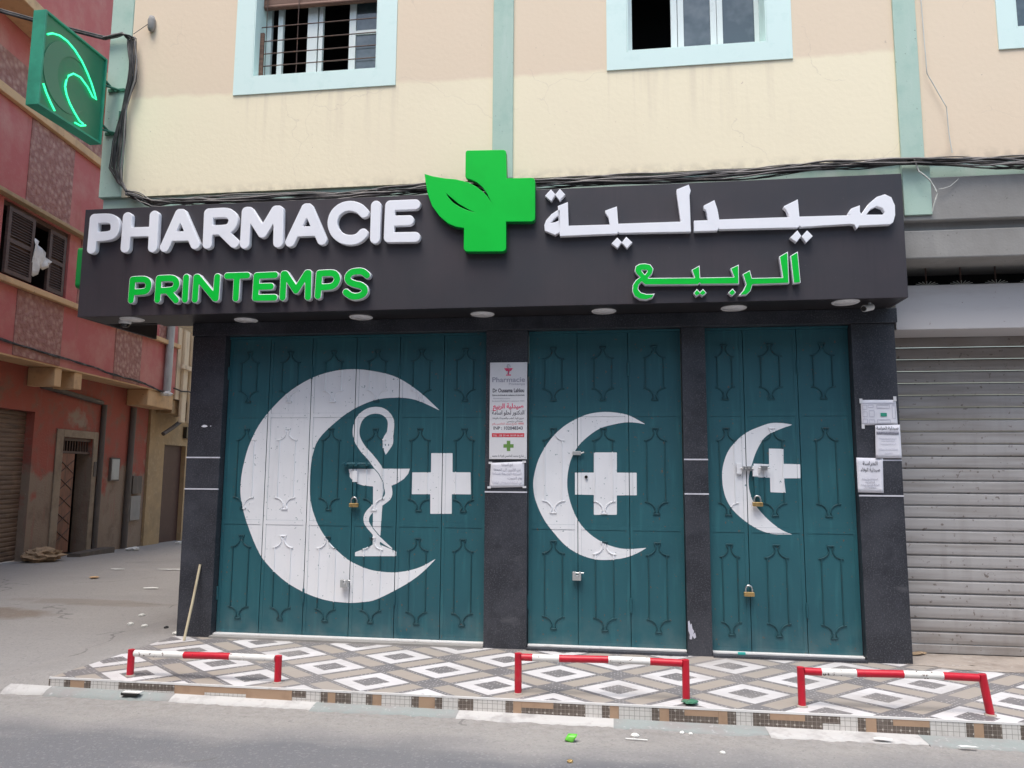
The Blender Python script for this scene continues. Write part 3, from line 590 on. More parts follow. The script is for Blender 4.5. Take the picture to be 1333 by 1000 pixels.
for x0, x1, k, w in segs:
    nn = max(3, int((x1-x0)/.035)); vs = []
    off = 0
    for i in range(nn+1):
        x = x0+(x1-x0)*i/nn; off = .6*off+rf.uniform(-.012, .012); ww = w+off*1.3
        gz = ground_z(x, PE-ww); zk = float(np.interp(x, [-4.3, -2, 0, 2], [.045, .022, .012, .006]))
        vs += [(x, PE-.002, zk), (x, PE-.002-ww*.55, zk*.7+rf.uniform(-.001, .003)), (x, PE-ww, gz+.005), (x, PE-ww-.004, gz-.02)]
    m.add(vs, [(i*4+j, (i+1)*4+j, (i+1)*4+j+1, i*4+j+1) for i in range(nn) for j in range(3)], k, True)
tag(m.build('kerb_footing'), kind='structure')

# ================================================================== PHARMACY BUILDING
B = empty('apartment_building', (-.8, 0, .1), 'cream plastered apartment building with pale green pilasters above the teal doored corner shop', 'building')
YW = -.30
m = MB()
def wallpieces(m, x0, x1, z0, z1, holes, y0, y1, k):
    xs = sorted({x0, x1, *[h[0] for h in holes], *[h[1] for h in holes]})
    for a, b in zip(xs[:-1], xs[1:]):
        zz = z0
        for h in sorted([h for h in holes if h[0] <= a and h[1] >= b], key=lambda h: h[2]):
            m.box(a, b, y0, y1, zz, h[2], k); zz = h[3]
        if zz < z1: m.box(a, b, y0, y1, zz, z1, k)
HOL = [(-3.335, -2.114, 5.293, 6.65), (.172, 1.368, 5.293, 6.65), (3.35, 4.6, 5.27, 6.65)]
wallpieces(m, -4.60, 9, 4.172, 8.2, HOL, YW, YW+.24, 'cream')
m.build('upper_wall', B)
m = MB()
m.add([(-4.83, -.31, 0), (-4.60, -.31, 0), (-4.60, -.06, 0), (-4.83, -.06, 0)], [], 'green_band')
m.v = []
m.box(-4.83, -4.602, -.312, -.04, 4.172, 8.2, 'green_band')
m.build('corner_pilaster', B, .008)
m = MB(); m.box(-4.80, 9, -.275, -.04, 3.66, 4.17, 'green_band'); m.build('green_band_wall', B)
for x0, x1, zb in ((-1.022, -.838, 4.03), (2.394, 2.574, 3.70)):
    m = MB(); m.box(x0, x1, -.322, -.302 if zb > 4 else -.276, zb if zb < 4 else 4.174, 8.2, 'green_band')
    if zb < 4: m.v = []; m.f = []; m.mi = []; m.sm = []; m.box(x0, x1+.035, -.322, -.2765, zb, 4.171, 'green_band'); m.box(x0, x1, -.322, -.302, 4.1712, 8.2, 'green_band')
    m.build('pilaster', B, .004)
# alley-side wall, parallel to the alley, with underside of the overhang
def AS(v):  # origin at overhang corner
    return Vector((-4.83, -.04, 0))+DU*v[0]+DN*v[1]+Vector((0, 0, v[2]))
m = MB(); m.box(.0, 12, 0, .22, 3.28, 8.2, 'cream', AS); m.build('side_wall', B)
m = MB(); m.box(.0, 12, .222, 2.0, 3.28, 3.40, 'concrete', AS); m.build('overhang_slab', B)
m = MB(); m.box(.45, 12, .9, 1.1, -.3, 3.279, 'cream', AS); m.build('ground_floor_side_wall', B)
m = MB(); m.box(-4.6, 9, .3, 8, 8.0, 8.2, 'concrete'); m.build('roof', B)
def window(x0, x1, z0, z1, ox0, ox1, oz0, kind):
    w = MB(); t = .012
    y0, y1 = YW-t, YW-.0005
    w.box(ox0, x0, y0, y1, oz0, z1+.17, 'surround'); w.box(x1, ox1, y0, y1, oz0, z1+.17, 'surround')
    w.box(x0, x1, y0, y1, oz0, z0-.003, 'surround'); w.box(x0, x1, y0, y1, z1, z1+.17, 'surround')
    # reveals, painted
    d = .0015
    w.box(x0+d, x0+.012, YW-t+.001, -.075, z0, z1, 'surround'); w.box(x1-.012, x1-d, YW-t+.001, -.075, z0, z1, 'surround')
    w.box(x0+.012, x1-.012, YW-t+.001, -.075, z0-.002, z0+.010, 'surround'); w.box(x0+.012, x1-.012, YW-t+.001, -.075, z1-.01, z1, 'surround')
    win = w.build('window', B)
    r = MB(); r.box(x0-.2, x1+.2, .9, 1.0, z0-.2, z1+.2, 'dark'); r.box(x0-.2, x0-.15, -.05, .9, z0-.2, z1+.2, 'dark'); r.box(x1+.15, x1+.2, -.05, .9, z0-.2, z1+.2, 'dark')
    r.box(x0-.15, x1+.15, -.05, .9, z0-.2, z0-.18, 'dark'); r.box(x0-.15, x1+.15, -.05, .9, z1+.1, z1+.12, 'dark')
    r.build('dark_room', win)
    f = MB(); g = MB()
    yf = -.075
    fr = lambda a, b, c, d_, dep=0: f.box(a, b, yf-dep, yf+.04-dep, c, d_, 'pvc')
    fr(x0+.013, x1-.013, z0+.011, z0+.05); fr(x0+.013, x0+.055, z0+.0505, z1-.05); fr(x1-.055, x1-.013, z0+.0505, z1-.05); fr(x0+.013, x1-.013, z1-.0495, z1-.011)
    if kind == 1:
        for a, b in ((-3.205, -3.155), (-2.90, -2.80), (-2.785, -2.745), (-2.475, -2.41)): fr(a, b, z0+.0505, z1-.0505, .012)
        f.box(-2.409, x1-.056, yf-.012, yf+.02, 5.79, 5.83, 'pvc')
        g.box(-2.409, x1-.056, yf, yf+.01, z0+.052, 5.788, 'glass'); g.box(-2.409, x1-.056, yf, yf+.01, 5.832, z1-.052, 'glass')
        bl = MB(); bl.box(x0+.015, x1-.015, -.17, -.14, 6.09, z1-.012, 'blind'); bl.tube([(x0+.02, -.155, 6.09), (x1-.02, -.155, 6.09)], .025, 'blind'); bl.build('roller_blind', win)
        gr = MB()
        for i, z in enumerate((5.46, 5.585, 5.715, 5.86)): gr.tube([(x0+.02, -.20, z+.01*i % 2*.01), (x1-.013, -.20, z+.012)], .0052, 'iron', 6)
        for x in (-3.27, -2.95): gr.tube([(x, -.195, z0+.012), (x, -.195, 6.3)], .004, 'iron', 6)
        gr.box(x0+.013, x0+.05, -.21, -.19, z0+.012, 5.8, 'blind')
        gr.build('window_grille', win)
    elif kind == 2:
        for a, b in ((.577, .632), (.638, .69), (.927, .98), (.985, 1.035)): fr(a, b, z0+.0505, z1-.0505, .012)
        g.box(.691, .926, yf, yf+.01, z0+.052, z1-.052, 'glass'); g.box(1.036, x1-.056, yf, yf+.01, z0+.052, z1-.052, 'glass')
    else:
        fr(3.9, 3.97, z0+.0505, z1-.0505, .012)
        g.box(3.406, 3.899, yf, yf+.01, z0+.052, z1-.052, 'glass'); g.box(3.971, x1-.056, yf, yf+.01, z0+.052, z1-.052, 'glass')
    f.build('window_frame', win)
    g.build('pane', win)
window(-3.335, -2.114, 5.293, 6.65, -3.517, -1.932, 5.122, 1)
window(.172, 1.368, 5.293, 6.65, -.005, 1.574, 5.128, 2)
window(3.35, 4.6, 5.27, 6.65, 3.207, 4.75, 5.09, 3)
# ground floor: granite pillars, header, sills
YP = -.05
PIL = [(-3.93, -3.60), (-1.102, -.73), (.616, .815), (2.02, 2.366)]
for i, (x0, x1) in enumerate(PIL):
    m = MB(); zl = [.08, 1.425, 1.715, 2.862]
    for a, b in zip(zl[:-1], zl[1:]):
        m.box(x0, x1, YP, .25, a+.0015, b-.0015, 'granite')
    m.box(x0+.003, x1-.003, YP+.004, .245, .08, 2.86, 'granite')
    p = m.build('pillar', B, .002)
    s = MB()
    for z in zl[1:3]: s.box(x0-.001, x1+.001, YP-.0035, YP+.01, z-.006, z+.006, 'silver')
    if i != 1: s.build('joint_strip', p)
    else:
        s = MB(); s.box(x0-.001, x1+.001, YP-.0035, YP+.01, zl[1]-.006, zl[1]+.006, 'silver'); s.build('joint_strip', p)
m = MB(); m.box(-3.93, 2.385, -.072, .25, 2.863, 2.985, 'granite'); m.build('door_header', B, .003)
m = MB(); m.box(-3.93, -3.71, .251, .9, .0, 3.28, 'granite'); m.build('corner_cladding', B)
for x0, x1 in ((-3.598, -1.104), (-.728, .614), (.817, 2.018)):
    m = MB(); m.box(x0, x1, -.082, .06, .085, .120, 'concrete' if x0 < -2 else 'granite')
    sl = m.build('door_sill', B, .002)
    m = MB(); m.box(x0+.004, x1-.004, -.024, .028, .1203, .134, 'nosing'); m.build('sill_strip', sl, .002)

# ---- painted emblems (2-D, x/z on the doors)
CRES = [catmull(c, 4) for c in CRESCENTS]
def snake_f(X, Z):
    s = [(p[0], p[1], p[2]*.00158) for p in SNAKE]
    s = catmull3(s)
    d = seg_sdf(X, Z, s); d = np.minimum(d, poly_sdf(X, Z, catmull(SNAKE_HEAD, 3)))
    for P in (BOWL, STEM, BOWL_BASE): d = np.minimum(d, poly_sdf(X, Z, P))
    for sl in SLITS: d = np.maximum(d, -seg_sdf(X, Z, sl, .0035))
    for e in SNAKE_EYES: d = np.maximum(d, -seg_sdf(X, Z, [(e[0], e[1]-.006), (e[0], e[1]+.008)], .004))
    return d
def catmull3(P):
    out = []
    for i in range(len(P)-1):
        p0, p1, p2, p3 = [Vector(P[max(0, min(len(P)-1, i+k))]) for k in (-1, 0, 1, 2)]
        for k in range(5):
            t = k/5; out.append(tuple(.5*((2*p1)+(-p0+p2)*t+(2*p0-5*p1+4*p2-p3)*t*t+(-p0+3*p1-3*p2+p3)*t**3)))
    return out+[P[-1]]
EMB = [('painted_crescent', lambda X, Z, c=c: poly_sdf(X, Z, c), bbox(c, .02)) for c in CRES]
EMB += [('painted_cross', lambda X, Z, c=c: poly_sdf(X, Z, c), bbox(c, .02)) for c in CROSSES]
EMB += [('painted_snake_and_bowl', snake_f, bbox(SNAKE+[p for p in BOWL+BOWL_BASE], .05))]
def inside_any(x, z):
    X = np.array([[x]]); Z = np.array([[z]])
    for n_, f, bb in EMB:
        if bb[0] <= x <= bb[1] and bb[2] <= z <= bb[3] and f(X, Z)[0, 0] < 0: return True
    return False
YPL, YRL = .034, .0305      # plate face, rail face
def bar2(m, pts, w, yb, yf):
    """flat bar along x/z polyline, short pieces so that it takes the paint of what it crosses"""
    out = []
    for (a, b) in zip(pts[:-1], pts[1:]):
        L = math.hypot(b[0]-a[0], b[1]-a[1]); n = max(1, int(L/.009))
        for i in range(n): out.append((a[0]+(b[0]-a[0])*i/n, a[1]+(b[1]-a[1])*i/n))
    out.append(pts[-1])
    vs = []
    for i, p in enumerate(out):
        q0 = out[max(0, i-1)]; q1 = out[min(len(out)-1, i+1)]
        dx, dz = q1[0]-q0[0], q1[1]-q0[1]; L = math.hypot(dx, dz) or 1; nx, nz = -dz/L*w/2, dx/L*w/2
        vs += [(p[0]+nx, yb, p[1]+nz), (p[0]+nx, yf+.0015, p[1]+nz), (p[0]+nx*.6, yf, p[1]+nz*.6), (p[0]-nx*.6, yf, p[1]-nz*.6), (p[0]-nx, yf+.0015, p[1]-nz), (p[0]-nx, yb, p[1]-nz)]
    for i in range(len(out)-1):
        mx_, mz_ = (out[i][0]+out[i+1][0])/2, (out[i][1]+out[i+1][1])/2
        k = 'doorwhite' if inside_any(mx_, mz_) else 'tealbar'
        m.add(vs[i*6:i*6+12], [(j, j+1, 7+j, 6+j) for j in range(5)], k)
    m.add(vs[:6], [tuple(range(6))], 'teal'); m.add(vs[-6:], [tuple(range(6))[::-1]], 'teal')
def ornament(m, cx, z0, z1, w):
    yb, yf = YPL+.002, YPL-.010; h = w/2; bw = .009
    for s in (-1, 1):
        bar2(m, [(cx+s*h, z0+.105), (cx+s*h, z1-.105)], bw, yb, yf)
        for zc, sg in ((z1, 1), (z0, -1)):
            arc = []
            for k in range(7):
                t = k/6*math.pi/2
                arc.append((cx+s*(.012+(h+.010)*(1-math.sin(t))), zc-sg*(.105-.075*(1-math.cos(t)))))
            bar2(m, arc, bw, yb, yf+.001)
            bar2(m, [(cx+s*.012, zc-sg*.032), (cx+s*.026, zc-sg*.004)], .008, yb, yf-.0005)
    for zc, sg in ((z1, 1), (z0, -1)):
        bar2(m, [(cx-.030, zc), (cx+.030, zc)], .010, yb, yf+.0005)
RAILS = [(.128, .158), (1.105, 1.147), (2.09, 2.132), (2.81, 2.838)]
DOORS = [('six leaf teal folding metal door with a white crescent, snake and bowl', [-3.596, -3.185, -2.769, -2.339, -1.922, -1.506, -1.106], [-3.39, -2.985, -2.56, -2.137, -1.718, -1.308]),
         ('three leaf teal folding metal door with a mid sized white crescent', [-.727, -.292, .155, .614], [-.505, -.065, .385]),
         ('narrow three leaf teal folding metal door with the smallest crescent', [.817, 1.142, 1.59, 2.018], [.985, 1.367, 1.80])]
for di, (dl, seams, cxs) in enumerate(DOORS):
    fm = MB(); x0, x1 = seams[0], seams[-1]
    fm.box(x0, x1, .07, .09, .125, 2.86, 'teal'); fm.box(x0+.002, x1-.002, .012, .069, 2.84, 2.859, 'teal')
    door = fm.build('folding_door', B); door['label'] = dl
    hol = MB()
    for li, (a, b) in enumerate(zip(seams[:-1], seams[1:])):
        a2, b2 = a+.003, b-.003; zb, zt_ = .128, 2.838
        m = MB()
        m.box(a2, b2, YPL, .06, zb, zt_, 'teal')
        sw = .028
        rails = [(a2, a2+sw, zb, zt_), (b2-sw, b2, zb, zt_)]+[(a2+sw, b2-sw, r0, r1) for r0, r1 in RAILS]
        for i, (p, q, r0, r1) in enumerate(rails): m.box(p, q, YRL, YPL-.0002, r0, r1, 'teal')
        w = min(.155, (b-a)*.38)
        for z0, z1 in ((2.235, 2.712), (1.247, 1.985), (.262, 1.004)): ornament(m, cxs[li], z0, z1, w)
        # hinges
        if li % 2 == 0:
            for hz in (.42, 2.45): m.tube([(a2-.001, .022, hz), (a2-.001, .022, hz+.12)], .009, 'teal', 8)
        leaf = m.build('door_leaf', door)
        plates = [(a2+sw, b2-sw, r0[1], r1[0]) for r0, r1 in zip(RAILS[:-1], RAILS[1:])]
        for name, f, bb in EMB:
            if bb[1] < a2 or bb[0] > b2: continue
            objs = []
            for rects, y in ((plates, YPL), (rails, YRL)):
                for (p, q, r0, r1) in rects:
                    if q < bb[0] or p > bb[1] or r1 < bb[2] or r0 > bb[3]: continue
                    ff = lambda X, Z: np.maximum(f(X, Z), np.maximum(np.maximum(p+.0004-X, X-q+.0004), np.maximum(r0+.0004-Z, Z-r1+.0004)))
                    for lp in contours(ff, max(p, bb[0])-.012, min(q, bb[1])+.012, max(r0, bb[2])-.012, min(r1, bb[3])+.012, .005, 0, .0005):
                        objs.append((lp, y))
            if not objs: continue
            # one sheet mesh per emblem piece on this leaf
            me_all = bmesh.new()
            for y in (YPL, YRL):
                lps = [l for l, yy in objs if yy == y]
                if not lps: continue
                o = solid('tmp', lps, y-.0002, y-.0012, 'doorwhite', None, None, 0)
                me_all.from_mesh(o.data); md = o.data; bpy.data.objects.remove(o); bpy.data.meshes.remove(md)
            me = bpy.data.meshes.new(name); me_all.to_mesh(me); me_all.free(); me.materials.append(M['doorwhite'])
            for pl in me.polygons: pl.material_index = 0; pl.use_smooth = False
            o = bpy.data.objects.new(name, me); COL.objects.link(o); o.parent = door
# slide bolts
def bolt(name, x0, x1, z, k, parent, r=.011):
    m = MB(); y = .004
    m.tube([(x0, y, z), (x1, y, z)], r, k, 10)
    for x in (x0+.03, (x0+x1)/2, x1-.03): m.box(x-.01, x+.01, y-.014, .027, z-.02, z+.02, k)
    m.tube([(x0+.02, y-.012, z), (x0+.02, y-.035, z-.0)], r*.7, k, 8)
    o = m.build(name, parent, .002); return o
doors = [o for o in COL.objects if o.name.startswith('folding_door')]
bolt('slide_bolt', -2.43, -2.17, 1.664, 'teal', doors[0], .013)
bolt('slide_bolt', 1.09, 1.20, 1.642, 'steel', doors[2], .007)
bolt('slide_bolt', 1.235, 1.33, 1.646, 'steel', doors[2], .006)
for x0, x1, z, d in ((1.06, 1.10, 1.64, 2), (1.19, 1.235, 1.62, 2)):
    m = MB(); m.box(x0, x1, .006, .0275, z-.045, z+.045, 'doorwhite'); m.build('bolt_plate', doors[d], .002)
m = MB(); m.tube([(-.217, .0334, 1.56), (-.217, .018, 1.56)], .014, 'camdark', 12); m.build('lock_cylinder', doors[1])
m = MB(); m.box(-2.335, -2.29, .004, .0275, 1.50, 1.60, 'doorwhite'); m.box(-2.325, -2.30, .006, .0275, 1.345, 1.498, 'teal'); m.build('hasp', doors[0], .002)
m = MB(); m.box(1.20, 1.235, .006, .0275, 1.40, 1.57, 'teal'); m.build('hasp', doors[2], .002)
def padlock(x, z, k, label, open_=False, s=1., ysh='steel'):
    e = empty('padlock', (x, .0, z), label, 'padlock', 'padlocks hanging on the teal doors')
    m = MB(); w, h = .042*s, .048*s
    m.box(x-w, x+w, -.022, .012, z-h*.62, z+h*.12, k); m.build('lock_body', e, .005)
    m = MB(); r = .026*s; pts = [(x-r, -.005, z+h*.1)]
    for i in range(9):
        t = math.pi*(1-i/8); pts.append((x+r*math.cos(t), -.005, z+h*.62+r*math.sin(t)*1.1))
    pts.append((x+r, -.005, z+h*.1)); m.tube(pts, .0068*s, ysh, 8); m.build('shackle', e)
def blocklock(x, z, label, s=1.):
    e = empty('padlock', (x, .0, z), label, 'padlock', 'padlocks hanging on the teal doors')
    m = MB(); w = .040*s; h = .036*s
    m.box(x-w, x-.012*s, -.022, .014, z-h, z+h, 'lockgrey'); m.box(x+.012*s, x+w*.85, -.022, .014, z-h, z+h, 'lockgrey'); m.box(x-.0119*s, x+.0119*s, -.022, .014, z-h, z+h*.25, 'lockgrey'); m.build('lock_body', e, .003)
    m = MB(); m.tube([(x-.02*s, -.004, z+h*.72), (x+.055*s, -.004, z+h*.72)], .007*s, 'steel', 8); m.build('shackle', e)
padlock(-2.309, 1.305, 'brass', 'brass padlock with a long shackle hanging left of the painted bowl stem')
blocklock(-2.371, .60, 'grey block padlock on the white lower arc of the largest crescent', .95)
blocklock(-.298, .715, 'grey block padlock below the middle door crescent, on bare teal')
padlock(1.219, 1.355, 'brass', 'brass padlock touching the inner edge of the smallest crescent')
padlock(1.127, .615, 'brass', 'brass padlock low on the narrow right door, well below its crescent', s=1.)
m = MB(); m.box(-.335, -.262, .004, .0275, 1.750, 1.785, 'lockgrey'); m.tube([(-.262, .012, 1.767), (-.235, .012, 1.775)], .007, 'steel'); m.build('hasp', doors[1], .004)
m = MB(); m.box(1.02, 1.08, -.0305, -.010, .1215, .1375, 'tealrope'); o = m.build('teal_tape', B)

# ================================================================== SIGN BOARD
S = empty('shop_sign', (-1.25, -.45, 2.98), 'long charcoal sign board with white PHARMACIE and green PRINTEMPS letters and Arabic script', 'shop sign')
FX0, FX1, FZ0, FZ1 = -4.842, 2.337, 2.986, 4.006
m = MB(); m.box(FX0, FX1, -.45, -.415, FZ0, FZ1, 'fascia'); m.build('front_panel', S, .003)
m = MB(); m.box(FX0, FX0+.035, -.4148, .70, FZ0, FZ1, 'fascia'); m.build('side_panel', S, .003)
m = MB(); m.box(FX1-.035, FX1, -.4148, -.275, FZ0, FZ1, 'fascia'); m.box(FX1-.035, FX1, -.2748, -.075, FZ0, 3.36, 'fascia'); m.build('side_panel', S, .003)
m = MB(); m.box(FX0+.036, FX1-.036, -.4145, -.28, FZ1-.03, FZ1-.004, 'fascia'); m.build('top_panel', S)
m = MB(); m.box(-4.29, FX1-.036, -.4145, .058, 2.9875, 3.01, 'soffit'); m.box(FX0+.036, -4.2902, -.4145, -.10, 2.9875, 3.01, 'soffit'); m.box(FX0+.036, -4.3, -.099, .70, 3.5, 3.52, 'soffit')
m.box(-4.8, -3.9, .0585, .08, 3.011, 3.3, 'soffit'); m.build('soffit_panel', S)
def letter(ch, strokes, r, kf, ks, face=None):
    if ch in 'PRCS': strokes = [[q[:2] for q in catmull3([(*p, 0) for p in s_])] if len(s_) >= 6 else s_ for s_ in strokes]
    pts = [p for s in strokes for p in s]
    f = lambda X, Z: np.minimum.reduce([seg_sdf(X, Z, s, r) for s in strokes])
    bb = bbox(pts, r+.02)
    lp = contours(f, *bb, .006, 0, .0006)
    o = solid('letter', lp, -.4503, -.50, kf, ks, S, .004)
    o['label'] = ('green' if face else 'white')+' letter '+ch
    if face:
        lp = contours(f, *bb, .006, -.0065, .0006)
        fo = solid('letter_face', lp, -.4999, -.503, face, face, o, 0)
    return o
for ch, st in WHITE_LETTERS: letter(ch, st, .0455, 'letterwhite', 'letterwhite')
for ch, st in GREEN_LETTERS: letter(ch, st, .0335, 'letterwhite', 'letterside', 'green')
for i, (P, H) in enumerate(WHITE_SCRIPT):
    o = solid('script_letter', [P]+H, -.4503, -.50, 'letterwhite', 'letterwhite', S, .003)
for i, (P, H) in enumerate(GREEN_SCRIPT):
    o = solid('script_letter', [P]+H, -.4503, -.50, 'letterwhite', 'letterside', S, .003)
    def ff(X, Z):
        d = poly_sdf(X, Z, P)
        for h in H: d = np.maximum(d, -poly_sdf(X, Z, h))
        return d
    lp = contours(ff, *bbox(P, .02), .005, -.006, .0006)
    fo = solid('script_letter_face', lp, -.4999, -.503, 'green', 'green', o, 0)
LG = rounded(LOGO, .0009)
lo = solid('leaf_cross_emblem', [LG, LOGO_SLIT], -.4503, -.52, 'green', 'greendk', S, .004)
cx0 = sum(p[0] for p in LG)/len(LG)
# the same emblem on the alley-side face, seen edge on
me = lo.data.copy(); lo2 = bpy.data.objects.new('leaf_cross_emblem', me); COL.objects.link(lo2)
me.transform(Matrix.Translation((-4.8425, 0, 0)) @ Matrix.Rotation(R(-90), 4, 'Z') @ Matrix.Translation((.425-max(v.co.x for v in me.vertices), .45, -.43)))
lo2.parent = S; lo2.matrix_parent_inverse = Matrix.Translation(-S.location)
lo2['label'] = 'leaf cross emblem on the alley side of the board, seen edge on'

# soffit lights and cameras
LX = [(-4.40, -.30), (-3.353, -.155), (-2.239, -.17), (-1.118, -.183), (-.05, -.198), (1.038, -.205), (1.90, -.33)]
where = ['under the far left corner of the sign, past the granite pillar', 'above the leftmost leaves of the crescent and snake door', 'above the middle of the crescent and snake door', 'above the pillar with the white plaque', 'above the middle door', 'above the pillar between the two right doors', 'at the right end of the soffit, half hidden by the sign']
dl0 = None
for i, (x, y) in enumerate(LX):
    if dl0 is None:
        dl0 = empty('downlight', (0, 0, 0), '', 'ceiling light', 'round lights in the sign soffit')
        m = MB(); m.lathe([(.0, -.0075), (.092, -.0075), (.092, -.001)], 0, 0, 0, 'lampdiff', 32); c1_ = m.build('diffuser', dl0)
        m = MB(); m.lathe([(.0925, -.001), (.0925, -.008), (.099, -.009), (.106, -.004), (.107, 0)], 0, 0, 0, 'lamprim', 32); c2_ = m.build('rim', dl0)
        e = dl0
    else:
        e = dl0.copy(); COL.objects.link(e)
        for c in (c1_, c2_):
            d = c.copy(); COL.objects.link(d); d.parent = e
    e.location = (x, y, 2.987); e['label'] = 'round white downlight '+where[i]
e = empty('security_camera', (2.10, -.30, 2.98), 'small white bullet camera under the right end of the sign', 'camera')
m = MB(); m.tube([(2.04, -.33, 2.93), (2.12, -.27, 2.955)], [.027, .027], 'camwhite', 16); m.build('camera_body', e)
m = MB(); m.tube([(2.10, -.285, 2.955), (2.10, -.285, 2.9875)], .012, 'camwhite', 10); m.build('mount', e)
m = MB(); m.tube([(2.034, -.3345, 2.928), (2.041, -.329, 2.9305)], .021, 'camdark', 16); m.build('lens', e)
e = empty('security_camera', (-4.52, -.23, 2.98), 'white dome camera with dark lens under the left corner of the sign', 'camera')
m = MB(); m.lathe([(.055, 0), (.055, -.02), (.045, -.03)], -4.52, -.23, 2.987, 'camwhite'); m.build('housing', e)
m = MB(); m.lathe([(.045, -.03), (.036, -.052), (.018, -.064), (0, -.067)], -4.52, -.23, 2.987, 'camdark'); m.build('lens_dome', e)

# ================================================================== NEON SIGN
NX0, NX1 = -4.84, -4.72; NY0, NY1, NZ0, NZ1 = -1.24, -.46, 4.63, 5.48
e = empty('neon_sign', ((NX0+NX1)/2, NY1, NZ0), 'square green lightbox with a lit neon crescent projecting from the building corner', 'sign')
m = MB(); t = .02
m.box(NX0, NX1, NY0, NY0+t, NZ0, NZ1, 'neonbox'); m.box(NX0, NX1, NY1-t, NY1, NZ0, NZ1, 'neonbox')
m.box(NX0, NX1, NY0+t, NY1-t, NZ0, NZ0+t, 'neonbox'); m.box(NX0, NX1, NY0+t, NY1-t, NZ1-t, NZ1, 'neonbox')
m.box(NX0+.03, NX0+.045, NY0+t, NY1-t, NZ0+t, NZ1-t, 'neonbox'); m.build('sign_case', e, .003)
m = MB(); m.box(NX1-.03, NX1-.018, NY0+t+.001, NY1-t-.001, NZ0+t+.001, NZ1-t-.001, 'neonface'); m.build('sign_face', e)
def NP(px_, pz_): # fraction across the face: 0 near edge .. 1 wall edge, 0 bottom .. 1 top
    return (NY0+(NY1-NY0)*px_, NZ0+(NZ1-NZ0)*pz_)
def tubeNP(L, r, k, nm, x): m = MB(); m.tube([(x, *NP(*p)) for p in L], r, k, 8); return m.build(nm, e)
def arc(cx, cy, r, a0, a1, n=18): return [(cx+r*math.cos(R(a0+(a1-a0)*i/n)), cy+r*math.sin(R(a0+(a1-a0)*i/n))) for i in range(n+1)]
# grey crescent panel
outer = arc(.40, .47, .36, 62, 305, 30); inner = arc(.52, .47, .27, 305, 62, 30)
def nsolid(L, x0, x1, k, nm):
    m = MB(); n = len(L); vs = [(x1, *NP(*p)) for p in L]+[(x0, *NP(*p)) for p in L]
    h = n//2
    m.add(vs, [(i, i+1, n-2-i, n-1-i) for i in range(h-1)]+[(n+i, n+n-1-i, n+n-2-i, n+i+1) for i in range(h-1)]+[(i, (i+1) % n, n+(i+1) % n, n+i) for i in range(n)], k); return m.build(nm, e)
nsolid(outer+inner, NX1-.0178, NX1-.012, 'neongrey', 'crescent_panel')
tubeNP([(.05, .76), (.12, .81), (.22, .845), (.34, .85), (.46, .82), (.58, .76), (.68, .68), (.76, .60), (.82, .52), (.86, .46), (.80, .46), (.70, .53), (.58, .575), (.47, .56), (.40, .50), (.37, .43), (.36, .36), (.39, .29), (.45, .22), (.53, .16), (.62, .105), (.68, .10)], .008, 'neontube', 'neon_tube', NX1-.004)
tubeNP([(.05, .24), (.10, .17), (.17, .10), (.24, .04)], .008, 'neontube', 'neon_tube', NX1-.004)
tubeNP([(.55, .055), (.64, .06), (.72, .10)], .008, 'neontube', 'neon_tube', NX1-.004)
for z in (5.30, 4.86):
    m = MB(); m.tube([(-4.78, NY1, z+.02), (-4.74, -.315, z-.06)], .012, 'bracket', 8); m.tube([(-4.80, NY1, z-.055), (-4.68, -.315, z-.055)], .012, 'bracket', 8); m.box(-4.80, -4.63, -.325, -.3125, z-.07, z-.04, 'bracket'); m.build('bracket', e)
m = MB(); m.tube([(-4.655, -.33, 4.62), (-4.65, -.33, 5.02)], .012, 'bracket', 8); m.build('bracket', e)

# ================================================================== CABLES
def wob(pts, n, amp, seed, sag=0):
    rnd = random.Random(seed); P = [Vector(p) for p in pts]; out = []
    for i in range(len(P)-1):
        for k in range(n):
            t = k/n; out.append(P[i].lerp(P[i+1], t))
    out.append(P[-1]); a = rnd.uniform(0, 6); b = rnd.uniform(0, 6)
    for i, p in enumerate(out):
        s = i*.35; p.z += amp*(math.sin(s*1.1+a)+.6*math.sin(s*2.7+b))*.6; p.y += amp*.5*math.sin(s*1.7+b); 
        p.x += amp*.35*math.sin(s*1.3+a+b)
    return out
e = empty('cable_bundle', (-.5, -.33, 4.12), 'black and grey cable bundle running along the wall just above the sign board', 'cables')
for i in range(17):
    k = ['cable', 'cable', 'cablegrey', 'cable', 'cablegrey'][i % 5]
    dz = random.uniform(-.055, .05); dy = random.uniform(-.035, .015)
    pts = [(-4.50, -.335+dy, 4.20+dz*.6), (-4.23, -.335+dy, 4.10+dz), (-3.4, -.335+dy, 4.10+dz), (-2.3, -.335+dy, 4.09+dz), (-1.6, -.335+dy, 4.125+dz), (-.6, -.345+dy, 4.12+dz), (.6, -.335+dy, 4.115+dz), (1.7, -.335+dy, 4.155+dz), (2.48, -.36+dy, 4.15+dz*.4), (3.3, -.335+dy, 4.12+dz*1.4), (4.6, -.335+dy, 4.16+dz), (9, -.335+dy, 4.16+dz)]
    m = MB(); m.tube(wob(pts, 9, .022, i), random.choice([.0045, .006, .008]), k, 6); m.build('cable', e)
e = empty('cable_bundle', (-4.58, -.36, 4.2), 'cable bundle dropping down the wall corner beside the neon sign', 'cables')
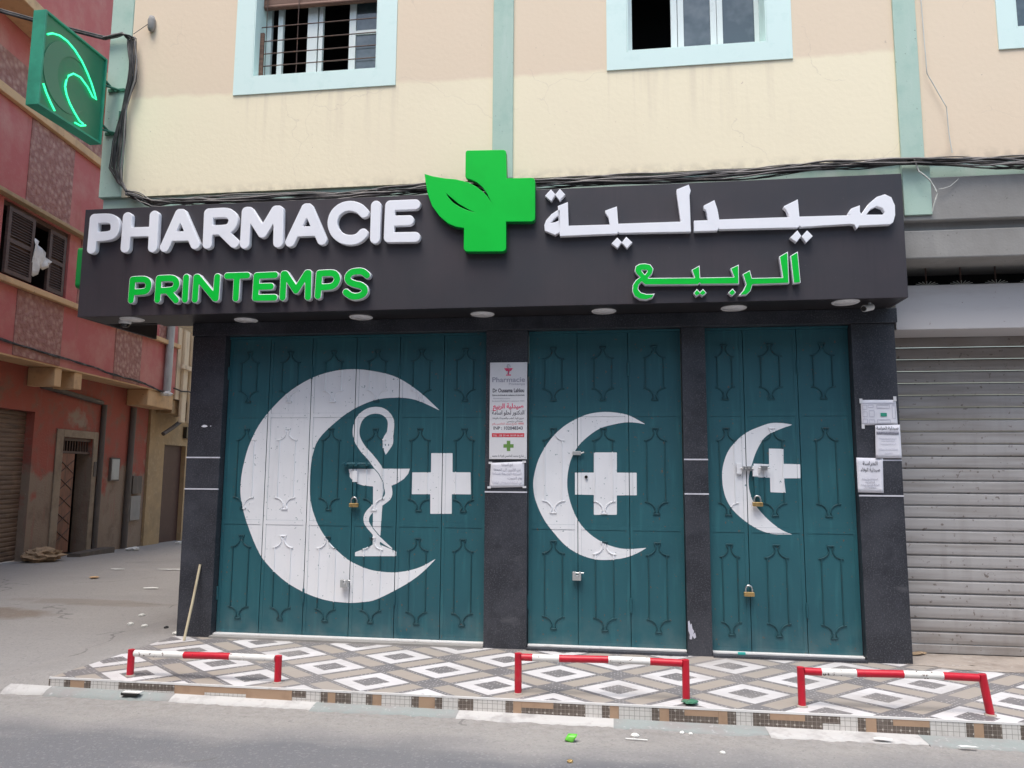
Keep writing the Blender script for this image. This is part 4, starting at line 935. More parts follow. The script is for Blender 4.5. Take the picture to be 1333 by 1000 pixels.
for i in range(12):
    dx = random.uniform(-.045, .045); dy = random.uniform(-.03, .0); k = ['cable', 'cablegrey', 'cable', 'cable'][i % 4]
    pts = [(-4.86, -.34+dy, 5.77), (-4.66, -.345+dy, 5.80), (-4.56+dx, -.345+dy, 5.74), (-4.53+dx, -.345+dy, 5.5), (-4.53+dx, -.345+dy, 5.3), (-4.59+dx*.6, -.345+dy, 5.0), (-4.62+dx*1.5, -.345+dy, 4.7), (-4.63+dx*1.6, -.345+dy, 4.45), (-4.58+dx*.6, -.345+dy, 4.30), (-4.50, -.345+dy, 4.20)]
    m = MB(); m.tube(wob(pts, 6, .010, 40+i), random.choice([.005, .0075]), k, 6); m.build('cable', e)
e = empty('overhead_cable', (-4.86, -.35, 5.77), 'thick black cable crossing the alley behind the neon sign', 'cable')
for dz in (0, .018):
    a = Vector((-4.86, -.35, 5.77+dz)); b = A((-6.5, .5, 7.2+dz)); n = 18; m = MB()
    m.tube([a.lerp(b, i/n)-Vector((0, 0, .22*math.sin(math.pi*i/n))) for i in range(n+1)], .014, 'cable', 8); m.build('cable', e)
m = MB()
m.tube(wob([(2.60, -.335, 6.4), (2.62, -.335, 5.3), (2.63, -.335, 4.9), (2.76, -.335, 4.6), (2.78, -.335, 4.2)], 8, .008, 3), .0045, 'cablewhite', 6)
tag(m.build('thin_cable'), 'thin pale cable running down the wall right of the right hand pilaster', 'cable')
m = MB()
m.tube(wob([(2.47, -.37, 4.15), (2.50, -.38, 4.05), (2.58, -.38, 3.97), (2.63, -.37, 3.85), (2.60, -.35, 3.72)], 6, .008, 8), .006, 'cablewhite', 6)
m.tube(wob([(2.66, -.34, 3.9), (2.75, -.33, 3.93), (2.82, -.33, 3.99)], 5, .006, 9), .003, 'cablewhite', 5)
tag(m.build('loose_wire'), 'loose white wire dangling beside the right end of the sign board', 'wire')
m = MB(); m.lathe([(.0, .0), (.022, .0), (.034, .03), (.036, .11), (.024, .15), (0, .155)], -4.39, -.325, 5.83, 'concrete', 12); m.tube([(-4.40, -.345, 5.955), (-4.40, -.348, 5.90), (-4.395, -.352, 5.87)], .007, 'iron')
m.tube([(-4.56, -.345, 5.80), (-4.42, -.335, 5.90)], .003, 'cable', 5)
tag(m.build('insulator'), 'small weathered cable insulator fixed to the wall right of the neon sign', 'insulator')

# ================================================================== PLAQUE AND NOTICES
e = empty('plaque', (-.898, -.06, 2.14), 'tall white pharmacy plaque with black, red and green print on the granite pillar', 'plaque')
PX0, PX1, Q0, Q1 = -1.065, -.731, 1.711, 2.570; pw = PX1-PX0; yt = -.0625
m = MB(); m.box(PX0, PX1, -.062, -.0505, Q0, Q1, 'plaque'); m.build('board', e, .0015)
pcx = (PX0+PX1)/2
def pt_(fr_): return Q1-(Q1-Q0)*fr_
def T_(s, fr_, size, k, w=None, x=None, al='CENTER', b=0.): return text(s, pcx if x is None else x, pt_(fr_), size, k, yt, e, al, w, bold=b)
T_('Pharmacie', .205, .062, 'inkgrey', pw*.88, b=.0012)
T_('Printemps', .238, .030, 'inkgrey', pw*.42, x=pcx+.075)
T_('Dr Oussama Lahlou', .312, .048, 'ink', pw*.84, b=.0012)
T_('Diplome de la faculte de medecine et de pharmacie', .350, .02, 'ink', pw*.86, b=.0003)
T_('Pharmacienne titulaire', .382, .017, 'inkgrey', pw*.45, x=pcx-.06)
T_('Boulevard Mohamed V, commune 10085', .410, .017, 'inkgrey', pw*.86)
T_(shape('صيدلية الربيع'), .478, .058, 'inkpink', pw*.82, b=.0015)
T_(shape('الدكتور لحلو اسامة'), .542, .050, 'ink', pw*.86, b=.0008)
T_(shape('خريج كلية الطب والصيدلة بالرباط'), .588, .024, 'ink', pw*.84)
T_(shape('صيدلاني رئيسي'), .618, .022, 'ink', pw*.42, x=pcx+.06)
T_(shape('شارع محمد الخامس رقم')+' 10085', .645, .022, 'inkred', pw*.84)
T_('INP : 102048343', .698, .040, 'ink', pw*.78, b=.0006)
m = MB(); m.box(pcx-pw*.43, pcx+pw*.43, -.0632, -.0621, pt_(.775), pt_(.735), 'inkred'); m.build('red_bar', e)
text('TEL : 05 35 44 18 09 06 60', pcx, pt_(.768), .024, 'plaque', -.0640, e, 'CENTER', pw*.8)
gz = pt_(.865); m = MB(); a, b = .0155, .045
m.box(pcx-b+.005, pcx+b+.005, -.0631, -.0621, gz-a, gz+a, 'inkgreen'); m.box(pcx-a+.005, pcx+a+.005, -.0630, -.0621, gz+a+.0001, gz+b, 'inkgreen'); m.box(pcx-a+.005, pcx+a+.005, -.0630, -.0621, gz-b, gz-a-.0001, 'inkgreen'); m.build('green_cross', e)
T_(shape('شارع محمد الخامس قرية با محمد'), .975, .026, 'ink', pw*.84)
# little bowl and snake emblem
gz = pt_(.075); m = MB()
m.add([(pcx-.04, -.063, gz+.012), (pcx+.04, -.063, gz+.012), (pcx+.022, -.063, gz-.014), (pcx-.022, -.063, gz-.014)], [(0, 1, 2, 3)], 'inkpink')
m.box(pcx-.006, pcx+.006, -.0631, -.0621, gz-.045, gz-.0145, 'inkpink'); m.box(pcx-.022, pcx+.022, -.0631, -.0621, gz-.055, gz-.0452, 'inkpink')
m.tube([(pcx+.015, -.064, gz+.02), (pcx+.012, -.064, gz+.04), (pcx-.006, -.064, gz+.044), (pcx-.014, -.064, gz+.028), (pcx+.010, -.064, gz), (pcx+.013, -.064, gz-.022), (pcx-.010, -.064, gz-.034), (pcx+.004, -.064, gz-.05)], .0028, 'inkgrey', 6)
m.build('bowl_emblem', e)
for x in (PX0+.015, PX1-.015):
    for z in (Q0+.015, Q1-.015, (Q0+Q1)/2):
        m = MB(); m.tube([(x, -.0619, z), (x, -.0645, z)], .004, 'steel', 10); m.build('screw', e)
def sheet(name, quad, y, k, label, cat='notice', curl=.006, th=.0008, group=None):
    (ax, az), (bx, bz), (cx_, cz), (dx, dz) = quad
    e = empty(name, ((ax+cx_)/2, y, (az+cz)/2), label, cat, group)
    m = MB(); n = 8; vs = []
    rr = random.Random(len(label))
    for j in range(n+1):
        for i in range(n+1):
            u, v = i/n, j/n
            x = (ax*(1-u)+bx*u)*(1-v)+(dx*(1-u)+cx_*u)*v; z = (az*(1-u)+bz*u)*(1-v)+(dz*(1-u)+cz*u)*v
            vs.append((x, y-curl*(.2*math.sin(u*5+v*3)+.2)-(curl*1.0 if (i in (0, n) and j in (0, n)) else 0)*rr.random(), z))
    m.add(vs, [(j*(n+1)+i, j*(n+1)+i+1, (j+1)*(n+1)+i+1, (j+1)*(n+1)+i) for j in range(n) for i in range(n)], k, True)
    o = m.build('sheet', e, fixn=False); md = o.modifiers.new('t', 'SOLIDIFY'); md.thickness = th
    return e
PP = [(-1.0488, 1.678), (-.7544, 1.691), (-.7534, 1.4698), (-1.0604, 1.4603)]
e = sheet('paper_notice', PP, -.0545, 'paper', 'landscape white paper taped below the plaque, with faint grey lines of writing')
for i, (s, z, w, k) in enumerate([('فتح الصيدلية', 1.655, .10, 'inkgrey'), ('من الاثنين الى الجمعة', 1.612, .24, 'inkgrey'), ('الساعة التاسعة صباحا', 1.578, .26, 'inkpale'), ('يوم السبت', 1.54, .13, 'inkgrey'), ('من الساعة التاسعة الى الواحدة', 1.50, .26, 'inkpale')]):
    text(shape(s), -.905 + (.07 if w < .2 and i else 0), z, .028, k, -.0592, e, 'CENTER', w)
for (x, z) in ((PP[0][0]-.005, PP[0][1]+.0), (PP[1][0]+.0, PP[1][1]-.002), (PP[2][0]+.002, PP[2][1]), (PP[3][0]-.002, PP[3][1]+.004)):
    m = MB(); m.box(x-.016, x+.016, -.0603, -.0596, z-.009, z+.009, 'plaque'); m.build('tape', e)
PM = [(2.0654, 2.2142), (2.3434, 2.2125), (2.3472, 2.0068), (2.0652, 2.0022)]
e = sheet('map_notice', PM, -.055, 'paper', 'landscape street plan print with one green block, topmost on the right pillar')
m = MB()
for x0, x1, z0, z1 in ((2.078, 2.112, 2.135, 2.17), (2.122, 2.162, 2.15, 2.172), (2.078, 2.112, 2.075, 2.115), (2.128, 2.168, 2.075, 2.125), (2.078, 2.112, 2.02, 2.055), (2.125, 2.168, 2.02, 2.05), (2.19, 2.29, 2.145, 2.172), (2.19, 2.29, 2.02, 2.05), (2.31, 2.335, 2.06, 2.17)):
    for a, b, c, d in ((x0, x1, z0-.002, z0+.002), (x0, x1, z1-.002, z1+.002), (x0-.002, x0+.002, z0+.0021, z1-.0021), (x1-.002, x1+.002, z0+.0021, z1-.0021)): m.box(a, b, -.0600, -.0593, c, d, 'inkpale')
m.box(2.07, 2.34, -.0600, -.0593, 2.183, 2.19, 'inkpale')
m.build('street_lines', e)
m = MB(); m.box(2.2165, 2.266, -.0601, -.0593, 2.076, 2.105, 'mapgreen'); m.build('green_block', e)
for x, z in ((2.068, 2.205), (2.335, 2.222), (2.075, 1.995)):
    m = MB(); m.box(x-.012, x+.012, -.0608, -.0602, z-.02, z+.02, 'plaque'); m.build('tape', e)
PN = [(2.1676, 2.002), (2.3617, 2.0068), (2.3618, 1.7318), (2.1593, 1.731)]
e = sheet('paper_notice', PN, -.0625, 'paper', 'portrait white notice with a grey heading bar, overlapping the street plan from below')
text(shape('صيدلية الحراسة'), 2.262, 1.968, .036, 'ink', -.0675, e, 'CENTER', .17)
m = MB(); m.box(2.172, 2.350, -.0676, -.0669, 1.925, 1.950, 'inkgrey'); m.build('heading_bar', e)
text(shape('صيدلية الحراسة الليلية'), 2.262, 1.930, .024, 'ink', -.0681, e, 'CENTER', .165)
for z, w in ((1.89, .13), (1.872, .1), (1.845, .12), (1.80, .14), (1.77, .06)): text(shape('الساعة التاسعة صباحا'), 2.262, z, .014, 'inkpale', -.0675, e, 'CENTER', w)
PB = [(2.0089, 1.7355), (2.2173, 1.7312), (2.208, 1.4482), (2.0104, 1.4513)]
e = sheet('paper_notice', PB, -.0555, 'paper', 'portrait white notice with two lines of black Arabic, lowest on the right pillar')
text(shape('الحراسة'), 2.115, 1.675, .045, 'ink', -.0605, e, 'CENTER', .115)
text(shape('صيدلية الوفاء'), 2.115, 1.625, .040, 'ink', -.0605, e, 'CENTER', .15)
for z, w in ((1.555, .12), (1.532, .07), (1.508, .14), (1.488, .09)): text(shape('الساعة التاسعة صباحا'), 2.108, z, .018, 'inkgrey', -.0605, e, 'CENTER', w)
# remains of torn stickers / paint scars on the pillars
m = MB(); m.add([(x, YP-.0015, z) for x, z in ((.620, .375), (.632, .385), (.640, .35), (.650, .36), (.655, .32), (.668, .30), (.662, .275), (.676, .29), (.684, .25), (.668, .238), (.655, .262), (.648, .232), (.630, .235), (.634, .27), (.622, .30))], [tuple(range(15))], 'inkpale')
tag(m.build('torn_sticker'), 'torn white sticker remains low on the pillar between the right doors', 'sticker')
m = MB(); m.add([(x, YP-.0015, z) for x, z in ((-3.80, 2.005), (-3.775, 2.02), (-3.745, 2.015), (-3.735, 2.003), (-3.76, 1.996), (-3.785, 1.997))], [tuple(range(6))], 'paper')
m.add([(x, YP-.0015, z) for x, z in ((-3.71, 2.012), (-3.70, 2.012), (-3.70, 2.004), (-3.71, 2.004))], [tuple(range(4))], 'paper')
tag(m.build('torn_sticker'), 'small white paper scrap stuck on the left corner pillar', 'sticker')

# ================================================================== NEIGHBOUR SHOP (right)
N = empty('shuttered_shop', (3.0, .0, .1), 'closed neighbouring shop front with grey roller shutter under a concrete canopy', 'shop front')
m = MB(); m.box(2.34, 9, -.305, .3, 3.655, 4.02, 'concrete'); m.build('canopy_beam', N, .01)
m = MB(); m.box(2.40, 9, -.24, .3, 3.585, 3.654, 'concrete'); m.build('canopy_groove', N)
m = MB(); m.box(2.34, 9, -.275, .3, 3.345, 3.584, 'concrete'); m.build('lower_beam', N, .012)
m = MB(); m.box(2.388, 9, -.03, .36, 2.805, 3.185, 'lintel'); m.build('shutter_box', N, .006)
m = MB(); m.box(2.388, 9, .302, .36, 3.186, 3.6, 'dark'); m.build('transom_back', N)
for x in np.arange(2.671, 9, .274):
    m = MB(); m.tube([(x, .03, 3.186), (x, .03, 3.344)], .007, 'iron', 6, False)
    for i in range(9):
        t = R(8+164*i/8); L = .10
        m.tube([(x, .02, 3.1885), (x+L*math.cos(t), .02, 3.1885+L*.42*math.sin(t))], .0032, 'cablewhite', 5, False)
    m.box(x-.012, x+.012, .008, .032, 3.1855, 3.20, 'cablewhite')
    m.build('fan_grille', N)
m = MB(); z = .175; i = 0
while z < 2.92:
    h = .106; y0 = .38
    prof = [(y0, z), (y0-.007, z+.007), (y0-.010, z+h*.30), (y0-.009, z+h*.80), (y0-.006, z+h*.88), (y0+.012, z+h*.90), (y0+.012, z+h)]
    xs_ = list(np.linspace(2.38, 9, 34)); rr = random.Random(i)
    jit = [rr.uniform(-.0012, .0012) for _ in xs_]
    vs = [(x, y+jit[k], zz) for k, x in enumerate(xs_) for (y, zz) in prof]; n = len(prof)
    m.add(vs, [(a*n+b, (a+1)*n+b, (a+1)*n+b+1, a*n+b+1) for a in range(len(xs_)-1) for b in range(n-1)], 'shutter', False)
    z += h; i += 1
m.build('roller_shutter', N, fixn=False)
m = MB(); m.box(2.38, 9, .355, .395, .105, .172, 'shutter'); m.build('bottom_rail', N, .004)
m = MB(); m.box(2.37, 2.41, .30, .40, .1, 2.8, 'concrete'); m.build('jamb', N)
m = MB(); m.add([(2.50+.10*math.cos(t)*(1+.3*math.sin(3*t)), .30+.05*math.sin(t), .103+.018*abs(math.sin(t*2))) for t in np.linspace(0, 6.0, 14)], [tuple(range(14))], 'rag')
tag(m.build('debris_heap'), 'small brown dirt lump at the foot of the grey roller shutter', 'debris')

# ================================================================== STREET FURNITURE
def rail(label, x0, x1, h, bands, y=-1.31, r=.024, lean=0, capw=False):
    e = empty('barrier_rail', ((x0+x1)/2, y, PZ), label, 'barrier', 'red and white rails along the pavement edge')
    zt_ = PZ+h
    for i, (x, xl) in enumerate(((x0, 0), (x1, lean))):
        m = MB(); m.tube([(x+xl, y, PZ-.004), (x, y, zt_+r*.9)], r*1.02, 'red', 14)
        m.lathe([(r*1.5, .001), (r*1.35, .008), (r*1.02, .010)], x+xl, y, PZ, 'dirtconc', 14)
        m.build('post', e)
    m = MB(); xs2 = [b[0] for b in bands]+[x1-r]
    for (xa, k), xb in zip(bands, xs2[1:]):
        nn = 7; bend = lambda x_: .006*math.sin((x_-x0)/(x1-x0)*math.pi+h*9)+.003*math.sin((x_-x0)*7)
        m.tube([(xa+(xb-xa)*q/nn, y+bend(xa+(xb-xa)*q/nn), zt_-.002*(xa-x0)-.8*bend(xa+(xb-xa)*q/nn)) for q in range(nn+1)], r*1.0, k, 16)
    m.build('top_bar', e); return e
rail('short red and white rail at the left end of the pavement, with white bar ends', -3.505, -2.367, .165, [(-3.482, 'railwhite'), (-3.09, 'red'), (-2.73, 'railwhite')], y=-1.313)
rail('red and white rail in front of the middle door, with red bar ends', -.643, .478, .245, [(-.62, 'red'), (-.545, 'railwhite'), (-.362, 'red'), (-.03, 'railwhite'), (.245, 'red')], y=-1.31)
rail('red and white rail in front of the right pillar, its right leg leaning outward', 1.214, 2.315, .225, [(1.238, 'red'), (1.343, 'railwhite'), (1.558, 'red'), (1.843, 'railwhite'), (2.079, 'red')], y=-1.30, lean=.035)
m = MB(); m.tube([(-3.756, -.21, PZ+.002), (-3.742, -.13, .42), (-3.728, -.062, .742)], [.0115, .0115, .011], 'broom', 10)
tag(m.build('broom_stick'), 'bare pale wooden stick leaning on the left corner pillar', 'stick')

# litter
def crumple(name, x, y, z, s, k, label, cat, seed, flat=.7):
    bm = bmesh.new(); bmesh.ops.create_icosphere(bm, subdivisions=3, radius=s)
    rr = random.Random(seed); ph = [rr.uniform(0, 6) for _ in range(6)]
    for v in bm.verts:
        c = v.co/s; f = 1+.22*math.sin(c.x*7+ph[0])*math.cos(c.y*6+ph[1])+.14*math.sin(c.z*11+ph[2]+c.x*5)+rr.uniform(-.05, .05)
        v.co *= f; v.co.z = max(v.co.z*flat, -s*.35)
    me = bpy.data.meshes.new(name); bm.to_mesh(me); bm.free(); me.materials.append(M[k])
    o = bpy.data.objects.new(name, me); COL.objects.link(o); o.location = (x, y, z+s*.34); o.rotation_euler.z = rr.uniform(0, 6)
    if label: tag(o, label, cat)
    return o
def litter(x, y, s, label, seed, k='cloth', cat='litter', flat=.5):
    z = PZ if (x > -3.95 and -1.44 < y < 0) else ground_z(x, y)
    return crumple('paper_scrap' if k == 'cloth' else cat.replace(' ', '_'), x, y, z, s, k, label, cat, seed, flat)
# crushed cup
e = empty('plastic_cup', (-.25, -1.88, ground_z(-.25, -1.88)), 'crushed lime green plastic cup lying on the road in front of the middle rail', 'cup')
m = MB(); n = 20; vs = []
pr = [(.0, .0), (.022, .001), (.024, .02), (.028, .045), (.032, .064), (.030, .064), (.026, .04), (.022, .006)]
for r_, h_ in pr:
    for j in range(n):
        t = 2*math.pi*j/n; q = 1+.16*math.sin(2*t+h_*30)+.06*math.sin(5*t)
        x, y, z = r_*q*math.cos(t), r_*q*math.sin(t)*.8, h_
        vs.append((-.25+x*.5+z*.75-.03, -1.88+y, ground_z(-.25, -1.88)+.027+x*.75-z*.15+.004))
m.add(vs, [(i*n+j, i*n+(j+1) % n, (i+1)*n+(j+1) % n, (i+1)*n+j) for i in range(len(pr)-1) for j in range(n)], 'cupgreen', True); m.build('cup_shell', e)
litter(.13, -1.72, .022, 'white crumpled paper on the road right of the green cup', 2)
m = MB(); m.tube([(.07, -1.80, .012), (.20, -1.805, .012)], .004, 'cloth', 6); tag(m.build('paper_straw'), 'thin white straw lying below the crumpled paper near the green cup', 'straw')
litter(.42, -1.62, .014, 'tiny white scrap by the kerb below the middle rail right post', 3)
litter(.47, -1.63, .012, 'second tiny white scrap by the kerb below the middle rail right post', 33)
litter(.62, -1.93, .014, 'pale scrap on the open road right of the middle rail', 4)
litter(-.24, -2.20, .016, 'orange peel like scrap at the lower picture edge below the green cup', 5, 'brass')
litter(-4.76, .73, .028, 'white scrap in the alley, nearest left of the wooden stick', 6)
litter(-4.95, .78, .03, 'white scrap in the alley, left of a similar scrap', 7)
litter(-5.14, 1.25, .03, 'white scrap in the alley, uppermost of three near the stick', 8)
litter(-4.28, .35, .022, 'small dark pebble by the foot of the corner pillar', 9, 'camdark', 'pebble')
litter(-4.0, .05, .025, 'small white scrap touching the corner pillar foot', 19)
litter(-7.6, 3.75, .06, 'yellowish flat scrap in the middle of the alley', 10, 'ledge', 'litter', .2)
m = MB()
for cx_, cy_, rx, ry, sd in ((-6.9, 4.75, .3, .05, 1), (-5.6, 4.2, .3, .035, 5), (-6.2, 3.0, .12, .06, 7), (-7.9, 4.7, .16, .05, 8), (2.05, -1.66, .06, .012, 4), (1.6, -1.60, .05, .02, 6)):
    pts = blob(cx_, cy_, rx, ry, 12, sd, .35); m.add([(x, y, ground_z(x, y)+.012+(.012 if y < 0 else 0)) for x, y in pts], [tuple(range(12))], 'cloth')
tag(m.build('paper_fragments'), kind='stuff'); bpy.data.objects['paper_fragments']['label'] = 'flat white paper fragments scattered on road and alley'
litter(.50, -1.36, .05, 'grey green dirty rag at the right post of the middle rail', 12, 'neongrey', 'rag', .12)
m = MB(); m.box(-3.42, -3.30, -1.53, -1.49, .03, .045, 'camdark'); m.box(-3.41, -3.28, -1.528, -1.492, .0455, .052, 'cloth')
tag(m.build('cigarette_pack'), 'small black and white pack lying at the kerb below the left rail', 'litter')

# ================================================================== ALLEY: RED HOUSE
H = empty('red_house', tuple(A((1.5, 0, 0))), 'weathered red washed house with rough stucco panels and brown shutters across the alley', 'house')
def ab(m, u0, u1, o0_, o1_, z0, z1, k): m.box(u0, u1, o0_, o1_, z0, z1, k, A)
def AB(name, parent, k, *b, bevel=0):
    m = MB(); ab(m, *b, k); return m.build(name, parent, bevel)
OF = .50; UE = 5.07
# upper overhanging wall with window opening
m = MB()
def awall(m, u0, u1, z0, z1, holes, o0_, o1_, k):
    us = sorted({u0, u1, *[h[0] for h in holes], *[h[1] for h in holes]})
    for a, b in zip(us[:-1], us[1:]):
        zz = z0
        for h in sorted([h for h in holes if h[0] <= a and h[1] >= b], key=lambda h: h[2]):
            ab(m, a, b, o0_, o1_, zz, h[2], k); zz = h[3]
        if zz < z1: ab(m, a, b, o0_, o1_, zz, z1, k)
awall(m, -14, UE, 3.42, 12.5, [(-1.42, .40, 4.66, 5.86), (3.3, 4.3, 4.66, 5.86)], OF-.25, OF, 'redwall'); m.build('upper_wall', H)
AB('overhang_soffit', H, 'ledge', -14, UE, -.1, OF-.26, 3.40, 3.52)
for nm, z0, z1, pr, k in (('cornice', 8.72, 8.90, .55, 'ledge'), ('cornice', 7.45, 7.60, .09, 'ledge'), ('window_head_ledge', 5.88, 5.95, .14, 'ochre'), ('sill_ledge', 4.52, 4.62, .10, 'ledge')):
    AB(nm, H, k, -14, UE+.01, OF+.0005, OF+pr, z0, z1, bevel=.012)
AB('overhang_edge', H, 'ledge', -14, UE, OF-.249, OF-.001, 3.395, 3.4195)
for u0, u1, z0, z1 in ((-.92, .32, 5.97, 7.44), (2.1, 3.3, 5.97, 7.44), (-.92, .36, 3.43, 4.51), (2.2, 3.3, 3.43, 4.51), (4.1, 4.75, 4.63, 5.87), (.75, 2.6, 4.63, 5.87), (-3.9, -2.7, 5.97, 7.44), (-3.9, -2.7, 3.43, 4.51), (-9, 4.0, 7.62, 8.2)):
    AB('stucco_panel', H, 'stucco', u0, u1, OF+.0005, OF+.014, z0, z1)
# window with louvred shutters
fr_ = MB(); ab(fr_, -1.42, -1.34, OF-.2, OF-.05, 4.66, 5.86, 'wood'); ab(fr_, .32, .40, OF-.2, OF-.05, 4.66, 5.86, 'wood'); ab(fr_, -1.339, .319, OF-.2, OF-.05, 5.78, 5.86, 'wood')
ab(fr_, -1.42, .40, -.3, -.25, 4.4, 6.0, 'dark'); ab(fr_, -1.42, -1.40, -.249, OF-.26, 4.5, 6.0, 'dark'); ab(fr_, .38, .40, -.249, OF-.26, 4.5, 6.0, 'dark'); ab(fr_, -1.39, .37, -.249, OF-.26, 5.95, 6.0, 'dark')
win = fr_.build('window', H)
def shut(u0, u1, z0, z1, off):
    m = MB(); fw = .07
    ab(m, u0, u0+fw, off, off+.04, z0, z1, 'wood'); ab(m, u1-fw, u1, off, off+.04, z0, z1, 'wood')
    for zz in (z0, (z0+z1)/2-.03, z1-fw): ab(m, u0+fw, u1-fw, off, off+.04, zz, zz+fw, 'wood')
    z = z0+fw+.02
    while z < z1-fw-.02:
        if abs(z-(z0+z1)/2) > .06:
            m.add([A((u, o, q)) for u in (u0+fw, u1-fw) for o, q in ((off+.004, z+.03), (off+.034, z), (off+.034, z+.006), (off+.004, z+.036))], [(0, 1, 5, 4), (1, 2, 6, 5), (2, 3, 7, 6), (3, 0, 4, 7)], 'wood')
        z += .045
    ab(m, u0+.01, u1-.01, off-.012, off-.001, z0+.01, z1-.01, 'wood')
    m.build('shutter_leaf', win)
shut(-1.33, -.66, 4.68, 5.77, OF+.0); shut(-.18, .31, 4.68, 5.77, OF-.04)
# ground floor wall with openings
m = MB()
awall(m, -14, 4.90, -.35, 3.42, [(-2.6, .60, -.35, 2.62), (1.50, 2.55, -.35, 2.21)], -.30, 0, 'redlow'); m.build('ground_floor_wall', H)
m = MB(); sh = 0; z = .0
while z < 2.62:
    vs = [A((u, o, q)) for u in (-2.6, .60) for o, q in ((-.16, z), (-.145, z+.03), (-.15, z+.07), (-.165, z+.08))]
    m.add(vs, [(0, 1, 5, 4), (1, 2, 6, 5), (2, 3, 7, 6)], 'shutterold'); z += .082
m.build('roller_shutter', H, fixn=False)
m = MB(); ab(m, 1.28, 1.50, .0005, .03, .0, 2.36, 'surroundold'); ab(m, 2.55, 2.72, .0005, .03, -.1, 2.36, 'surroundold'); ab(m, 1.5005, 2.5495, .0005, .03, 2.212, 2.36, 'surroundold'); m.build('door_surround', H, .01)
m = MB(); ab(m, 1.505, 2.0, -.075, -.03, .0, 1.90, 'woodred'); ab(m, 1.2, 2.9, -1.2, -1.15, -.5, 2.6, 'dark'); ab(m, 1.2, 1.25, -1.149, -.31, -.5, 2.6, 'dark'); ab(m, 2.85, 2.9, -1.149, -.31, -.5, 2.6, 'dark'); ab(m, 1.2, 2.9, -1.149, -.31, 2.61, 2.66, 'dark'); ab(m, 1.2, 2.9, -1.149, -.0, -.12, -.07, 'dark'); 
d_ = m.build('front_door', H)
m = MB(); ab(m, 1.505, 2.545, -.075, -.03, 1.905, 1.95, 'wood'); ab(m, 1.505, 2.545, -.075, -.03, 2.15, 2.205, 'wood')
for u in np.arange(1.56, 2.54, .09): ab(m, u, u+.018, -.062, -.044, 1.951, 2.149, 'iron')
m.build('transom_grille', d_)
m = MB()
for k in range(5): m.tube([(1.53, -.026, .2+k*.33), (1.98, -.026, .45+k*.33)], .008, 'wood', 6, T=A)
for k in range(5): m.tube([(1.98, -.024, .2+k*.33), (1.53, -.024, .45+k*.33)], .008, 'wood', 6, T=A)
m.build('door_lattice', d_)
m = MB(); ab(m, 2.12, 2.24, .031, .05, 1.62, 1.80, 'wood') if False else ab(m, 2.60, 2.70, .0305, .045, 1.45, 1.75, 'pipedk'); m.build('letter_plate', H)
AB('corbel', H, 'ledge', .30, .50, .0005, OF-.02, 3.06, 3.394, bevel=.01)
AB('corbel', H, 'ledge', .9, 1.15, .0005, OF-.02, 3.08, 3.394, bevel=.01)
AB('corbel', H, 'ledge', 3.80, 5.07, .0005, OF-.02, 3.03, 3.394, bevel=.02)
m = MB(); m.tube([(2.82, .05, 2.95), (2.80, .05, -.05)], .055, 'pipedk', 12, T=A); tag(m.build('drain_pipe', H))
m = MB(); m.tube([(4.05, .06, 3.0), (4.0, .06, -.13)], .065, 'pipedk', 12, T=A); m.build('drain_pipe', H)
m = MB(); m.tube([(.65, .05, 3.35), (.66, .05, 3.1), (2.7, .05, 2.98)], .05, 'pipedk', 10, T=A); m.build('drain_pipe', H)
m = MB(); m.tube([(4.5, OF+.10, 8.7), (4.45, OF+.10, 3.42)], .085, 'pipe', 16, T=A); m.build('rain_pipe', H)
m = MB()
pts = [(-14, OF+.03, 3.7), (-1.3, OF+.03, 3.62), (-.46, OF+.03, 3.60), (.5, OF+.03, 3.57), (1.43, OF+.03, 3.56), (2.1, OF+.03, 3.51), (2.76, OF+.03, 3.50), (3.5, OF+.03, 3.49), (4.18, OF+.03, 3.41), (4.6, OF+.12, 3.38)]
for k in range(3): m.tube(wob([A(p) for p in pts], 6, .018, 70+k), .011, 'cable', 6)
m.build('facade_cable', H)
m = MB(); ab(m, 3.25, 3.62, .0005, .05, 1.35, 1.85, 'pipedk'); ab(m, 3.28, 3.59, .0505, .058, 1.38, 1.82, 'pipe'); m.build('meter_cover', H, .01)
m = MB(); ab(m, 4.2, 4.62, .0005, .08, 1.05, 1.45, 'pipedk'); ab(m, 4.2, 4.65, .0005, .06, .45, 1.0, 'concrete'); m.build('meter_box', H, .01)
AB('roof_edge', H, 'concrete', -14, UE+.05, -4, OF+.1, 12.5, 12.7)
AB('side_return', H, 'redwall', UE-.2, UE, -6, OF-.252, 3.53, 12.5)
# cloth hanging out of the window
e = empty('laundry_cloth', tuple(A((-.4, OF, 4.9))), 'white cloth hanging out between the brown shutters', 'cloth')
m = MB(); n = 12; vs = []; pf = [(-.68, 5.46, 4.86), (-.60, 5.42, 4.80), (-.52, 5.38, 4.86), (-.44, 5.34, 5.02), (-.36, 5.28, 4.98), (-.28, 5.24, 5.06), (-.20, 5.2, 5.1)]
for i, (u, zt_, zb_) in enumerate(pf):
    for j in range(6): vs.append(A((u+.02*math.sin(j*1.7+i), OF+.01+.04*math.sin(i*2.1+j*.8)+.02, zt_+(zb_-zt_)*j/5)))
m.add(vs, [(i*6+j, (i+1)*6+j, (i+1)*6+j+1, i*6+j+1) for i in range(len(pf)-1) for j in range(5)], 'cloth', True)
o = m.build('cloth_sheet', e, fixn=False); md = o.modifiers.new('t', 'SOLIDIFY'); md.thickness = .004
p = A((4.4, OF+.12, 3.36))
crumple('rag', p.x, p.y, p.z-.05, .12, 'cloth', 'white rag stuffed at the foot of the grey rain pipe', 'rag', 15, .5)
